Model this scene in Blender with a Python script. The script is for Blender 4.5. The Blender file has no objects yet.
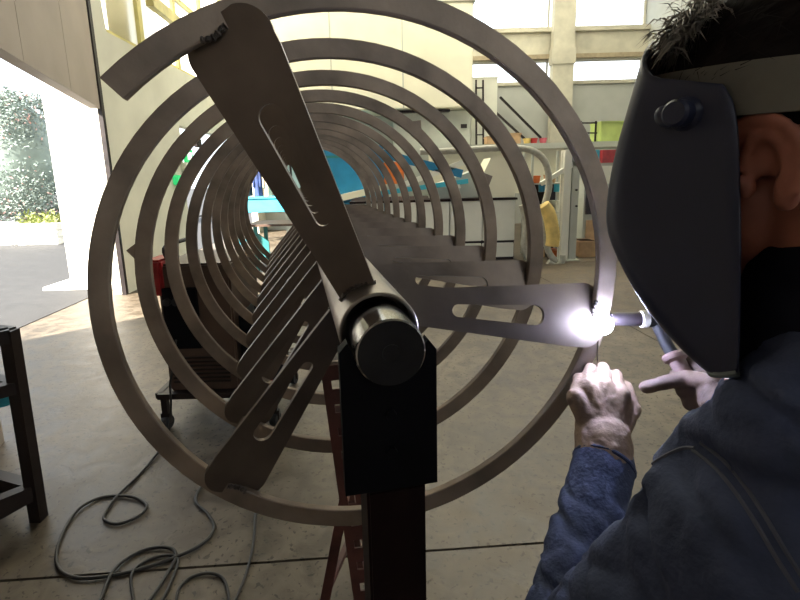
import bpy, bmesh, math, random
from mathutils import Vector, Matrix, noise
from mathutils.bvhtree import BVHTree
random.seed(7)
R = math.radians
col = bpy.context.scene.collection
sc = bpy.context.scene

# ---------------------------------------------------------------- camera, sky, sun, exposure
F, CX, CY, PITCH, ROLL, EYE = 459.4, 385.7, 261.2, .1823, -.0269, 1.3
YAW = .1904                                  # the screw lies this far to the left of the hall's axis
_r0 = Vector((1, 0, 0)); _f = Vector((0, math.cos(PITCH), -math.sin(PITCH))); _u0 = Vector((0, math.sin(PITCH), math.cos(PITCH)))
_r = _r0*math.cos(ROLL) + _u0*math.sin(ROLL); _u = _u0*math.cos(ROLL) - _r0*math.sin(ROLL)
cd = bpy.data.cameras.new('camera'); cam = bpy.data.objects.new('camera', cd); col.objects.link(cam)
m = Matrix((_r, _u, -_f)).transposed().to_4x4(); m.translation = (0, 0, EYE); cam.matrix_world = m
cd.sensor_width = 36; cd.lens = F/800*36; cd.shift_x = (400-CX)/800; cd.shift_y = (CY-300)/800; cd.clip_start = .02
sc.camera = cam
w = bpy.data.worlds.new('sky'); sc.world = w; w.use_nodes = True
bg = w.node_tree.nodes['Background']; bg.inputs[0].default_value = (.86, .93, 1, 1); bg.inputs[1].default_value = 3.0
sd = bpy.data.lights.new('sun', 'SUN'); sd.energy = 36; sd.angle = R(.6); sd.color = (1, .93, .82)
sun = bpy.data.objects.new('sun', sd); col.objects.link(sun)
SUN_DIR = Vector((.76, .65, -.72)).normalized()
sun.rotation_euler = SUN_DIR.to_track_quat('-Z', 'Y').to_euler()
sc.view_settings.view_transform = 'Standard'; sc.view_settings.look = 'None'; sc.view_settings.gamma = 1
sc.view_settings.use_curve_mapping = False; sc.view_settings.exposure = 0.0
sc.cycles.use_denoising = True
sc.cycles.max_bounces = 10; sc.cycles.diffuse_bounces = 6; sc.cycles.sample_clamp_indirect = 6


def ray(x, y): return _f + _r*((x-CX)/F) - _u*((y-CY)/F)
def at(x, y, Y):
    d = ray(x, y); return Vector((0, 0, EYE)) + d*(Y/d.y)
def fl(x, y, z=0.0):
    d = ray(x, y); return Vector((0, 0, EYE)) + d*((z-EYE)/d.z)

# ---------------------------------------------------------------- materials
MATS = {}
def mat(name, c, rough=.6, metal=0, var=.12, scale=12, bump=.0, c2=None, spec=.5, emit=None, estr=1, trans=0, detail=6, stretch=None, bscale=None):
    if name in MATS: return MATS[name]
    m = bpy.data.materials.new(name); m.use_nodes = True; nt = m.node_tree; N = nt.nodes; L = nt.links
    b = N['Principled BSDF']; b.inputs['Roughness'].default_value = rough; b.inputs['Metallic'].default_value = metal
    b.inputs['Specular IOR Level'].default_value = spec
    tc = N.new('ShaderNodeTexCoord'); mp = N.new('ShaderNodeMapping'); L.new(tc.outputs['Object'], mp.inputs[0])
    if stretch: mp.inputs['Scale'].default_value = stretch
    n = N.new('ShaderNodeTexNoise'); n.inputs['Scale'].default_value = scale; n.inputs['Detail'].default_value = detail; L.new(mp.outputs[0], n.inputs['Vector'])
    cr = N.new('ShaderNodeValToRGB'); L.new(n.outputs['Fac'], cr.inputs[0])
    c2 = c2 or tuple(max(0, x*(1-2*var)) for x in c)
    cr.color_ramp.elements[0].position = .32; cr.color_ramp.elements[1].position = .68
    cr.color_ramp.elements[0].color = (*c2, 1); cr.color_ramp.elements[1].color = (*[min(1, x*(1+var*.4)) for x in c], 1)
    L.new(cr.outputs[0], b.inputs['Base Color'])
    mr = N.new('ShaderNodeMapRange'); mr.inputs['To Min'].default_value = max(0, rough-.1); mr.inputs['To Max'].default_value = min(1, rough+.12)
    L.new(n.outputs['Fac'], mr.inputs[0]); L.new(mr.outputs[0], b.inputs['Roughness'])
    if bump:
        n2 = N.new('ShaderNodeTexNoise'); n2.inputs['Scale'].default_value = bscale or scale*4; n2.inputs['Detail'].default_value = 5; L.new(mp.outputs[0], n2.inputs['Vector'])
        bp = N.new('ShaderNodeBump'); bp.inputs['Strength'].default_value = bump; bp.inputs['Distance'].default_value = .01
        L.new(n2.outputs['Fac'], bp.inputs['Height']); L.new(bp.outputs[0], b.inputs['Normal'])
    if emit:
        b.inputs['Emission Color'].default_value = (*emit, 1); b.inputs['Emission Strength'].default_value = estr
    if trans:
        b.inputs['Transmission Weight'].default_value = trans
    MATS[name] = m; return m

STEEL = mat('mill_scale_steel', (.33, .265, .21), .5, .5, .25, 9, .15)
PLATE = mat('laser_cut_plate', (.21, .17, .14), .38, .75, .2, 7, .08)
TUBE = mat('ground_tube', (.42, .38, .34), .32, .9, .15, 20, .05)
CHROME = mat('turned_bar', (.5, .5, .5), .14, 1, .1, 30, .02)
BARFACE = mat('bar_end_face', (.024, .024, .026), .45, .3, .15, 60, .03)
WELD = mat('weld_bead', (.14, .12, .105), .4, .8, .3, 120, .5)
BLACK = mat('black_paint', (.006, .006, .008), .65, 0, .2, 20, .05, spec=.12)
MAROON = mat('maroon_paint', (.018, .006, .006), .6, 0, .3, 10, .1, spec=.2)
REDP = mat('faded_red_paint', (.12, .04, .032), .55, 0, .3, 14, .15)
RED = mat('red_enamel', (.42, .025, .03), .35, 0, .15, 10)
CREAM = mat('cream_panel', (.80, .77, .60), .5, 0, .05, 2)
WHITEP = mat('white_panel', (.78, .78, .68), .5, 0, .05, 3)
GREYP = mat('grey_panel', (.48, .50, .44), .5, 0, .06, 3)
CONC = mat('precast_concrete', (.56, .53, .42), .8, 0, .12, 3, .2)
BLUE = mat('blue_enamel', (.02, .22, .42), .4, 0, .1, 4)
CYAN = mat('cyan_enamel', (.06, .48, .62), .45, 0, .1, 4)
TEAL = mat('teal_paint', (.03, .2, .2), .5, 0, .1, 4)
ORANGE = mat('orange_sheet', (.75, .18, .03), .5)
GREEN = mat('lime_crate', (.42, .52, .16), .6, 0, .1, 5)
CARD = mat('cardboard', (.55, .36, .2), .9, 0, .15, 6)
PINKC = mat('pink_plastic', (.7, .15, .2), .5)
RUBBER = mat('black_rubber', (.018, .018, .02), .6, 0, .2, 20)
CABLE = mat('cable_sheath', (.03, .027, .025), .55, 0, .3, 20)
HOSE = mat('ribbed_hose', (.42, .41, .34), .5, 0, .1, 20)
YEL = mat('yellow_hose', (.75, .55, .18), .5)
YBEAM = mat('yellow_beam', (.62, .55, .22), .6, 0, .15, 4)
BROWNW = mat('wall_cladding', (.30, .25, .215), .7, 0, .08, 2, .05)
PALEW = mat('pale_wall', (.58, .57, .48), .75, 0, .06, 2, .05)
BACKW = mat('grey_back_wall', (.43, .44, .40), .8, 0, .05, 2, .05)
DARKW = mat('dark_front_wall', (.12, .09, .07), .9, 0, .2, 3)  # unseen wall colour, kept dark so the upper spokes reflect darkness
PLASTER = mat('white_render', (.82, .80, .75), .85, 0, .05, 3, .1)
DARKBR = mat('brown_casing', (.085, .05, .035), .5, 0, .2, 6)
FRAMEB = mat('dark_frame_steel', (.022, .014, .013), .45, .2, .3, 10)

# ---------------------------------------------------------------- mesh helpers
class MB:
    def __init__(s): s.v = []; s.f = []
    def add(s, vs, fs, M=None):
        o = len(s.v); s.v += [(M @ Vector(v)) if M else Vector(v) for v in vs]; s.f += [tuple(o+i for i in f) for f in fs]; return s
    def box(s, lo, hi, M=None, bev=0):
        x0, y0, z0 = lo; x1, y1, z1 = hi
        if bev:
            b = bev; vs = []; fs = []
            bm = bmesh.new(); bmesh.ops.create_cube(bm, size=1)
            for v in bm.verts: v.co = Vector(((x0+x1)/2+v.co.x*(x1-x0), (y0+y1)/2+v.co.y*(y1-y0), (z0+z1)/2+v.co.z*(z1-z0)))
            bmesh.ops.bevel(bm, geom=bm.edges[:], offset=b, segments=2, affect='EDGES')
            bm.verts.index_update(); vs = [v.co.copy() for v in bm.verts]; fs = [[v.index for v in f.verts] for f in bm.faces]; bm.free()
            return s.add(vs, fs, M)
        vs = [(x0,y0,z0),(x1,y0,z0),(x1,y1,z0),(x0,y1,z0),(x0,y0,z1),(x1,y0,z1),(x1,y1,z1),(x0,y1,z1)]
        return s.add(vs, [(0,3,2,1),(4,5,6,7),(0,1,5,4),(1,2,6,5),(2,3,7,6),(3,0,4,7)], M)
    def bar(s, a, b, w, h=None, up=Vector((0,0,1))):
        a = Vector(a); b = Vector(b); h = h or w; d = (b-a); L = d.length; d.normalize()
        if abs(d.dot(up)) > .99: up = Vector((0,1,0))
        x = d.cross(up).normalized(); z = x.cross(d)
        M = Matrix((x, d, z)).transposed().to_4x4(); M.translation = a
        return s.box((-w/2, 0, -h/2), (w/2, L, h/2), M)
    def tube(s, pts, r, n=10, cap=True, closed=False):
        pts = [Vector(p) for p in pts]; k = len(pts); rs = r if isinstance(r, (list, tuple)) else [r]*k
        vs = []; fs = []; prev = None
        for i, p in enumerate(pts):
            if closed: t = pts[(i+1) % k]-pts[i-1]
            else: t = pts[min(i+1, k-1)]-pts[max(i-1, 0)]
            t.normalize()
            if prev is None:
                up = Vector((0,0,1)) if abs(t.z) < .9 else Vector((1,0,0)); x = t.cross(up).normalized()
            else:
                x = (prev - t*prev.dot(t)).normalized()
            prev = x; y = t.cross(x)
            for j in range(n):
                a = 2*math.pi*j/n; vs.append(p + (x*math.cos(a)+y*math.sin(a))*rs[i])
        for i in range(k if closed else k-1):
            for j in range(n):
                a = i*n+j; b = i*n+(j+1) % n; c = ((i+1) % k)*n+(j+1) % n; d = ((i+1) % k)*n+j; fs.append((a, b, c, d))
        if cap and not closed: fs.append(tuple(reversed(range(n)))); fs.append(tuple((k-1)*n+j for j in range(n)))
        return s.add(vs, fs)
    def prism(s, poly, t, M=None, holes=()):
        """polygon in local xz, extruded -t/2..t/2 along y; optional one hole bridged by triangulation"""
        bm = bmesh.new(); loops = []
        for lp in [poly]+list(holes):
            vv = [bm.verts.new((p[0], -t/2, p[1])) for p in lp]
            loops.append([bm.edges.new((vv[i], vv[(i+1) % len(vv)])) for i in range(len(vv))])
        es = [e for l in loops for e in l]
        g = bmesh.ops.triangle_fill(bm, use_beauty=True, use_dissolve=False, edges=es)
        fcs = [x for x in g['geom'] if isinstance(x, bmesh.types.BMFace)]
        e = bmesh.ops.extrude_face_region(bm, geom=fcs)
        bmesh.ops.translate(bm, vec=(0, t, 0), verts=[x for x in e['geom'] if isinstance(x, bmesh.types.BMVert)])
        bmesh.ops.recalc_face_normals(bm, faces=bm.faces[:])
        bm.verts.index_update(); vs = [v.co.copy() for v in bm.verts]; fs = [[v.index for v in f.verts] for f in bm.faces]; bm.free()
        return s.add(vs, fs, M)
    def lathe(s, prof, M=None, n=32):
        """prof: (r, h) along local y"""
        vs = []; fs = []; k = len(prof)
        for r, h in prof:
            for j in range(n):
                a = 2*math.pi*j/n; vs.append((r*math.cos(a), h, r*math.sin(a)))
        for i in range(k-1):
            for j in range(n): fs.append((i*n+j, i*n+(j+1) % n, (i+1)*n+(j+1) % n, (i+1)*n+j))
        if prof[0][0] > 1e-5: fs.append(tuple(range(n)))
        if prof[-1][0] > 1e-5: fs.append(tuple(reversed(range((k-1)*n, k*n))))
        return s.add(vs, fs, M)
    def ball(s, c, r, M=None, n=12):
        bm = bmesh.new(); bmesh.ops.create_uvsphere(bm, u_segments=n, v_segments=max(6, n*2//3), radius=1)
        rr = r if isinstance(r, (tuple, list)) else (r, r, r)
        vs = [Vector((v.co.x*rr[0], v.co.y*rr[1], v.co.z*rr[2]))+Vector(c) for v in bm.verts]; bm.verts.index_update()
        fs = [[v.index for v in f.verts] for f in bm.faces]; bm.free(); return s.add(vs, fs, M)
    def capsule(s, a, b, ra, rb, n=16):
        a = Vector(a); b = Vector(b); d = b-a; L = max(d.length, 1e-6); d.normalize(); pts = []; rs = []
        for k in range(5):
            t = math.pi/2*(1-k/4); pts.append(a-d*ra*math.sin(t)); rs.append(max(ra*math.cos(t), ra*.02))
        for k in range(1, 4): pts.append(a.lerp(b, k/4)); rs.append(ra+(rb-ra)*k/4)
        for k in range(5):
            t = math.pi/2*k/4; pts.append(b+d*rb*math.sin(t)); rs.append(max(rb*math.cos(t), rb*.02))
        return s.tube(pts, rs, n)
    def mesh(s, name, m, smooth=None):
        me = bpy.data.meshes.new(name); me.from_pydata([tuple(v) for v in s.v], [], s.f); me.validate()
        bm = bmesh.new(); bm.from_mesh(me); bmesh.ops.recalc_face_normals(bm, faces=bm.faces[:])
        if smooth is not None:
            for f in bm.faces: f.smooth = True
            for e in bm.edges:
                if len(e.link_faces) == 2 and e.calc_face_angle(0) > smooth: e.smooth = False
        bm.to_mesh(me); bm.free(); me.materials.append(m); return me
    def build(s, name, m, parent=None, smooth=None):
        o = bpy.data.objects.new(name, s.mesh(name, m, smooth)); col.objects.link(o)
        if parent:
            o.parent = parent; o.matrix_parent_inverse = WM(parent).inverted()
        return o
def WM(o):
    return (WM(o.parent) @ o.matrix_parent_inverse if o.parent else Matrix()) @ o.matrix_basis
SM = R(35)
def tag(o, label=None, cat=None, group=None, kind=None):
    for k, v in (('label', label), ('category', cat), ('group', group), ('kind', kind)):
        if v: o[k] = v
    return o
def thing(name, label, cat, loc, group=None, rz=0):
    o = bpy.data.objects.new(name, None); col.objects.link(o); o.location = loc; o.rotation_euler = (0, 0, rz); o.empty_display_size = .1
    return tag(o, label, cat, group)
def dup(o, parent=None):
    c = o.copy(); col.objects.link(c)
    if parent: c.parent = parent
    for ch in [x for x in bpy.data.objects if x.parent == o]: dup(ch, c)
    return c
def spline(pts, n=8, closed=False):
    pts = [Vector(p) for p in pts]; k = len(pts); out = []
    for i in range(k if closed else k-1):
        g = (lambda j: pts[j % k]) if closed else (lambda j: pts[min(max(j, 0), k-1)])
        p0, p1, p2, p3 = g(i-1), g(i), g(i+1), g(i+2)
        for q in range(n):
            t = q/n; out.append(.5*((2*p1)+(p2-p0)*t+(2*p0-5*p1+4*p2-p3)*t*t+(3*p1-3*p2+p3-p0)*t**3))
    if not closed: out.append(pts[-1])
    return out
def remeshed(mb, name, m, voxel, smooth=4, parent=None, disp=None):
    """fuse overlapping volumes of mb into one continuous surface"""
    me = mb.mesh(name+'_raw', m); o = bpy.data.objects.new(name+'_raw', me); col.objects.link(o)
    md = o.modifiers.new('r', 'REMESH'); md.mode = 'VOXEL'; md.voxel_size = voxel; md.use_smooth_shade = True
    if smooth:
        s2 = o.modifiers.new('s', 'SMOOTH'); s2.factor = .5; s2.iterations = smooth
    bpy.context.view_layer.update()
    ev = o.evaluated_get(bpy.context.evaluated_depsgraph_get()); nm = bpy.data.meshes.new_from_object(ev)
    nm.name = name; bpy.data.objects.remove(o); bpy.data.meshes.remove(me)
    if not nm.materials: nm.materials.append(m)
    nm.materials[0] = m
    if disp:
        ns = [v.normal.copy() for v in nm.vertices]
        for v, n_ in zip(nm.vertices, ns): v.co += n_*disp(v.co, n_)
    for p in nm.polygons: p.use_smooth = True
    r = bpy.data.objects.new(name, nm); col.objects.link(r)
    if parent: r.parent = parent; r.matrix_parent_inverse = WM(parent).inverted()
    return r

# ================================================================ SETTING
def floor_mat():
    m = bpy.data.materials.new('worn_concrete_floor'); m.use_nodes = True; nt = m.node_tree; N = nt.nodes; L = nt.links; b = N['Principled BSDF']
    tc = N.new('ShaderNodeTexCoord')
    def nz(s, d=8, ds=0):
        n = N.new('ShaderNodeTexNoise'); n.inputs['Scale'].default_value = s; n.inputs['Detail'].default_value = d; n.inputs['Distortion'].default_value = ds; L.new(tc.outputs['Object'], n.inputs[0]); return n
    a = nz(.9); c = nz(9, 8, .6); e = nz(48, 3, .5)
    r1 = N.new('ShaderNodeValToRGB'); L.new(a.outputs[0], r1.inputs[0]); r1.color_ramp.elements[0].position = .35; r1.color_ramp.elements[1].position = .65
    r1.color_ramp.elements[0].color = (.095, .074, .052, 1); r1.color_ramp.elements[1].color = (.160, .127, .090, 1)
    r2 = N.new('ShaderNodeValToRGB'); L.new(c.outputs[0], r2.inputs[0]); r2.color_ramp.elements[0].position = .36; r2.color_ramp.elements[1].position = .6
    r2.color_ramp.elements[0].color = (.48, .45, .41, 1); r2.color_ramp.elements[1].color = (1, 1, 1, 1)
    mx = N.new('ShaderNodeMix'); mx.data_type = 'RGBA'; mx.blend_type = 'MULTIPLY'; mx.inputs[0].default_value = 1
    L.new(r1.outputs[0], mx.inputs[6]); L.new(r2.outputs[0], mx.inputs[7])
    r3 = N.new('ShaderNodeValToRGB'); L.new(e.outputs[0], r3.inputs[0]); r3.color_ramp.elements[0].position = .60; r3.color_ramp.elements[1].position = .66
    r3.color_ramp.elements[0].color = (1, 1, 1, 1); r3.color_ramp.elements[1].color = (.3, .26, .22, 1)
    m2 = N.new('ShaderNodeMix'); m2.data_type = 'RGBA'; m2.blend_type = 'MULTIPLY'; m2.inputs[0].default_value = 1
    L.new(mx.outputs[2], m2.inputs[6]); L.new(r3.outputs[0], m2.inputs[7]); L.new(m2.outputs[2], b.inputs['Base Color'])
    rr = N.new('ShaderNodeMapRange'); L.new(c.outputs[0], rr.inputs[0]); rr.inputs['To Min'].default_value = .28; rr.inputs['To Max'].default_value = .7; L.new(rr.outputs[0], b.inputs['Roughness'])
    bp = N.new('ShaderNodeBump'); bp.inputs['Strength'].default_value = .35; bp.inputs['Distance'].default_value = .01
    L.new(c.outputs[0], bp.inputs['Height']); L.new(bp.outputs[0], b.inputs['Normal'])
    return m
FLOORM = floor_mat()
ASPH = mat('asphalt', (.03, .03, .032), .8, 0, .12, 5, .3, bscale=60)
JOINT = mat('floor_joint_filler', (.05, .04, .03), .9, 0, .3, 8)
HY0, HY1, HX0, HX1, HZ = -4.0, 12.0, -3.1, 6.5, 6.6
fo = tag(MB().box((-7.5, HY0-.3, -.3), (HX1+.3, 14.5, -.012)).build('floor', JOINT), kind='structure')
# slabs between real joints; joint direction taken from the visible joint
ja, jb = fl(0, 581), fl(540, 543); jd = (jb-ja).normalized(); jang = math.atan2(jd.y, jd.x); jo = ja
JM = Matrix.Translation((jo.x, jo.y, 0)) @ Matrix.Rotation(jang, 4, 'Z')
for i in range(-1, 2):
    for j in range(-2, 3):
        x0 = i*9.0-5.5; y0 = j*5.0
        MB().box((x0+.005, y0+.005, -.012), (x0+8.995, y0+4.995, 0), JM).build('slab', FLOORM, fo)
gr = tag(MB().box((-60, -40, -.4), (60, 90, -.31)).box((-60, -40, -.31), (-7.3, 90, -.02)).build('yard_ground', ASPH), kind='structure')
# asphalt apron meeting the slab line seen through the doorway
a0, a1 = fl(13, 331), fl(84, 300); dv = (a1-a0).normalized()
p0 = a0-dv*8; p1 = a1+dv*12
tag(MB().add([(p0.x, p0.y, -.02), (p1.x, p1.y, -.02), (-9, p1.y, -.02), (-9, p0.y, -.02), (p0.x, p0.y, .006), (p1.x, p1.y, .006), (-9, p1.y, .006), (-9, p0.y, .006)],
    [(0,1,2,3),(4,7,6,5),(0,4,5,1),(1,5,6,2),(2,6,7,3),(3,7,4,0)]).build('yard_asphalt', ASPH), kind='structure')

# left wall: near stretch over the wide doorway, running to a corner
CN = Vector((-3.1, 5.3, 0)); WD = Vector((.332, -.943, 0)).normalized()
def wl(s, z, off=0): 
    n = Vector((-WD.y, WD.x, 0)); p = CN+WD*s+n*off; return Vector((p.x, p.y, z))
hz0 = at(120, 108, 5.3).z; hz1 = at(25, 42, (CN+WD*2.6).y).z
panels = 9; ww = 9.6/panels
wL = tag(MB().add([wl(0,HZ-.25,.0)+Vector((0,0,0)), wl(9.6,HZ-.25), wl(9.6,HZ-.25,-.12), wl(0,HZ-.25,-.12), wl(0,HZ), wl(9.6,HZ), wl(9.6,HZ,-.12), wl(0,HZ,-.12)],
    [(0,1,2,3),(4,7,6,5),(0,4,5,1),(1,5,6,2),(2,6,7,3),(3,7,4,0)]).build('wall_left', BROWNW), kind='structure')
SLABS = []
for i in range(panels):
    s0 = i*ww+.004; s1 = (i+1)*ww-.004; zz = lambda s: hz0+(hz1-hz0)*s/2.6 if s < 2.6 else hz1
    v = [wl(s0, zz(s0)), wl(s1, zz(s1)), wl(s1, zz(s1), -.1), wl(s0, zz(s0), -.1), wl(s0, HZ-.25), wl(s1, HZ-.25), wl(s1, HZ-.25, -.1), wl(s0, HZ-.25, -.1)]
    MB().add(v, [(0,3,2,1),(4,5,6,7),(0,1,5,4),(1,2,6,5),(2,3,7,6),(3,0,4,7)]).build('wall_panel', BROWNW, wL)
    if i < panels-1:
        MB().bar(wl(s1+.004, zz(s1)+.02, -.02), wl(s1+.004, HZ-.25, -.02), .02).build('panel_rib', BROWNW, wL)
MB().bar(wl(-.03, 0, .0), wl(-.03, HZ, .0), .05).build('corner_post', FRAMEB, wL)
# unseen near stretch of the left wall, carried forward to cut doorway light
MB().add([wl(3.3,0), wl(9.6,0), wl(9.6,0,-.1), wl(3.3,0,-.1), wl(3.3,hz1), wl(9.6,hz1), wl(9.6,hz1,-.1), wl(3.3,hz1,-.1)],
    [(0,3,2,1),(4,5,6,7),(0,1,5,4),(1,2,6,5),(2,3,7,6),(3,0,4,7)]).build('lower_wall', BROWNW, wL)
# left wall beyond the corner: pale, with a second low doorway and a glazed clerestory
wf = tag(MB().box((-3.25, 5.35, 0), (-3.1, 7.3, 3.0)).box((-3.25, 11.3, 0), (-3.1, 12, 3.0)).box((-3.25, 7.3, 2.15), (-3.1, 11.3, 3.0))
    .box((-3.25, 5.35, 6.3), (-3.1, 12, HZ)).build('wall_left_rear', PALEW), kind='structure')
for k in range(7):
    y = 5.4+k*1.1; MB().box((-3.22, y-.05, 3.0), (-3.12, y+.05, 6.3)).build('mullion', YBEAM, wf)
for (z) in (3.02, 4.1, 5.2): MB().box((-3.21, 5.35, z-.03), (-3.13, 12, z+.03)).build('transom', YBEAM, wf)
MB().bar(at(128, 0, 5.9)+Vector((.25, 0, 0)), at(186, 30, 7.4)+Vector((0, 0, 0)), .09, .14).build('diagonal_brace', YBEAM, wf)
MB().add([(-3.25,5.35,3.0),(-3.1,5.35,3.0),(-3.1,5.62,3.0),(-3.25,5.62,3.0),(-3.25,5.35,4.2),(-3.1,5.35,4.2),(-3.1,5.50,4.2),(-3.25,5.50,4.2)],
    [(0,3,2,1),(4,5,6,7),(0,1,5,4),(1,2,6,5),(2,3,7,6),(3,0,4,7)]).build('gusset_panel', PALEW, wf)

# back wall with two bands of windows
BY = 12.0
def bz(y, x=600): return at(x, y, BY).z
z_low = bz(81); z_g0 = bz(60); z_g1 = bz(28)
wb = tag(MB().box((HX0-.15, BY, 0), (HX1, BY+.2, z_low)).box((HX0-.15, BY, 6.45), (HX1, BY+.2, HZ)).build('wall_back', BACKW), kind='structure')
MB().box((HX0, BY-.12, z_g0), (HX1, BY+.15, z_g1)).build('girder', CONC, wb)
MB().box((HX0, BY-.2, z_g0+.02), (HX1, BY-.12, z_g0+.12)).build('girder_flange', mat('tan_flange', (.38, .31, .2), .7), wb)
MB().box((HX0, BY-.2, z_g1-.1), (HX1, BY-.12, z_g1)).build('girder_flange', CONC, wb)
MB().box((HX0, BY-.05, z_low-.06), (HX1, BY+.1, z_low+.02)).build('window_sill', CONC, wb)
cx0, cx1 = at(552, 50, BY-.3).x, at(573, 50, BY-.3).x; cw = cx1-cx0
for k, x in enumerate((cx0-5.0, cx0, cx0+3.6)):
    MB().box((x, BY-.4, 0), (x+cw, BY-.2, HZ)).box((x-.03, BY-.42, z_g0-.15), (x+cw+.03, BY-.18, z_g0+.2)).build('column', CONC, wb)
for k in range(13):
    x = HX0+.2+k*.78
    MB().box((x-.02, BY+.02, z_low), (x+.02, BY+.06, z_g0)).box((x-.02, BY+.02, z_g1), (x+.02, BY+.06, 6.45)).build('glazing_bar', CONC, wb) if k % 3 == 0 else None
# cable tray and diagonal rails on the back wall
for (x0, y0, x1, y1) in ((482, 100, 528, 142), (500, 97, 541, 138)):
    MB().bar(at(x0, y0, BY-.25), at(x1, y1, BY-.25), .05).build('diagonal_rail', FRAMEB, wb)
wr = tag(MB().box((HX1, 2.2, 0), (HX1+.2, BY+.2, HZ)).box((HX1, HY0, 0), (HX1+.2, 2.2, 1.9)).box((HX1, HY0, 4.4), (HX1+.2, 2.2, HZ)).box((HX1, 1.6, 1.9), (HX1+.2, 2.2, 4.4)).box((HX1, HY0, 1.9), (HX1+.2, -3.6, 4.4)).build('wall_right', BACKW), kind='structure')  # unseen window band, added so the right-hand spokes catch a glow
for k in range(6): MB().box((HX1+.05, -3.4+k*.95, 1.9), (HX1+.12, -3.34+k*.95, 4.4)).build('added_window_bar', CONC, wr)
wn = tag(MB().box((-6, HY0-.2, 0), (2.2, HY0, 3.4)).box((2.2, HY0-.2, 3.0), (HX1+.2, HY0, 3.4)).box((2.2, HY0-.2, 0), (5.2, HY0, 3.0)).box((-6, HY0-.2, 4.2), (HX1+.2, HY0, HZ)).build('wall_front', DARKW), kind='structure')  # unseen openings added for light; door gap at right feeds spoke reflections
for k in range(6): MB().box((-1.5+k*1.5, HY0-.15, 3.4), (-1.42+k*1.5, HY0-.05, 4.2)).build('added_window_bar', CONC, wn)
# roof with skylight openings over the far half
ce = MB()
ys = [HY0-.2, 5.6, 8.9, 9.7, 11.2, BY+.2]
for a, b, solid in ((ys[0], ys[1], 1), (ys[1], ys[2], 0), (ys[2], ys[3], 1), (ys[3], ys[4], 0), (ys[4], ys[5], 1)):
    if solid: ce.box((-3.6 if a > 5 else -4.2, a, HZ), (HX1+.2, b, HZ+.15))
    else:
        ce.box((-3.6, a, HZ), (-2.4, b, HZ+.15)).box((5.4, a, HZ), (HX1+.2, b, HZ+.15))
ceil = tag(ce.build('ceiling', BACKW), kind='structure')
FROST = bpy.data.materials.new('frosted_sheet'); FROST.use_nodes = True; nt = FROST.node_tree; nt.nodes.remove(nt.nodes['Principled BSDF'])
tl = nt.nodes.new('ShaderNodeBsdfTranslucent'); tl.inputs[0].default_value = (.80, .78, .67, 1); nt.links.new(tl.outputs[0], nt.nodes['Material Output'].inputs[0])
for a, b in ((5.6, 8.9), (9.7, 11.2)):
    for i in range(6):
        x = -2.4+i*1.3; MB().add([(x+.02, a, HZ+.05), (x+1.28, a, HZ+.05), (x+1.28, b, HZ+.05), (x+.02, b, HZ+.05)], [(0,1,2,3)]).build('skylight_sheet', FROST, ceil)
        MB().box((x-.02, a, HZ), (x+.02, b, HZ+.12)).build('skylight_bar', YBEAM, ceil)
for k in range(6):
    y = 5.45+k*1.1
    for za, zb in ((3.05, 4.07), (4.13, 5.17), (5.23, 6.3)):
        MB().add([(-3.17, y, za), (-3.17, y+1.0, za), (-3.17, y+1.0, zb), (-3.17, y, zb)], [(0,1,2,3)]).build('glazing_sheet', FROST, wf)

# yard: white wall pier lit by the sun, added sun-blocking wall, tree and planters
pb = fl(65, 286); pb2 = fl(128, 284)
pier = tag(MB().box((-4.05, 5.75, 0), (-3.2, 6.3, 5), None, .02).box((-4.3, 5.6, 0), (-3.2, 6.35, .05), None, .01).build('wall_exterior', PLASTER), kind='structure')
sun_block = tag(MB().box((-4.3, -9.0, 0), (-4.0, 2.75, 6.5)).build('wall_sun_block', PLASTER), kind='structure')  # unseen wall, added and sized to keep sun off the near floor

# ================================================================ THE SCREW
SC = Matrix.Translation((0, 0, EYE)) @ Matrix.Rotation(YAW, 4, 'Z')
AX, AZ, Y0, PP = .0886, -.1802, .5794, .2162
def S(x, y, z): return SC @ Vector((x, y, z))
def SR(rad, ph, Y):           # radius, clockwise phase from top, position along the shaft
    a = R(ph); return SC @ Vector((AX+rad*math.sin(a), Y, AZ+rad*math.cos(a)))
base = S(AX, .8, 0); base.z = 0
screw = thing('screw_flight', 'long brown steel spiral of flat bar with slotted spokes on a central shaft, being welded', 'auger', base)
TURNS = 11.6; PH0 = -44
mb = MB(); NS = 96; prof = [(-1,-.8),(-.9,-1),(.9,-1),(1,-.8),(1,.8),(.9,1),(-.9,1),(-1,.8)]
tot = int(TURNS*NS); vs = []
for i in range(tot+1):
    ph = PH0+360*i/NS; Y = Y0+PP*ph/360
    w1 = .0150; cr = .386
    wob = .0012*math.sin(i*.21)+.0008*math.sin(i*.077)
    for (a, b) in prof: vs.append(SR(cr+wob+a*w1, ph, Y+b*.0065))
fs = []; K = 8
for i in range(tot):
    for j in range(K): fs.append((i*K+j, i*K+(j+1) % K, (i+1)*K+(j+1) % K, (i+1)*K+j))
fs.append(tuple(range(K))); fs.append(tuple(tot*K+j for j in range(K)))
mb.add(vs, fs); helix = mb.build('spiral_bar', STEEL, screw, R(30))
for ph in (637, 785, 1118):            # little overlaps where bar lengths were joined
    Y = Y0+PP*ph/360
    q = [SR(.400, ph-2.2, Y), SR(.417, ph+.3, Y), SR(.400, ph+2.6, Y)]
    d = (SR(.4, ph, Y+.005)-SR(.4, ph, Y-.005))*.5
    MB().add([p-d for p in q]+[p+d for p in q], [(0,1,2),(5,4,3),(0,3,4,1),(1,4,5,2),(2,5,3,0)]).build('joint_tab', STEEL, screw)
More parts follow.
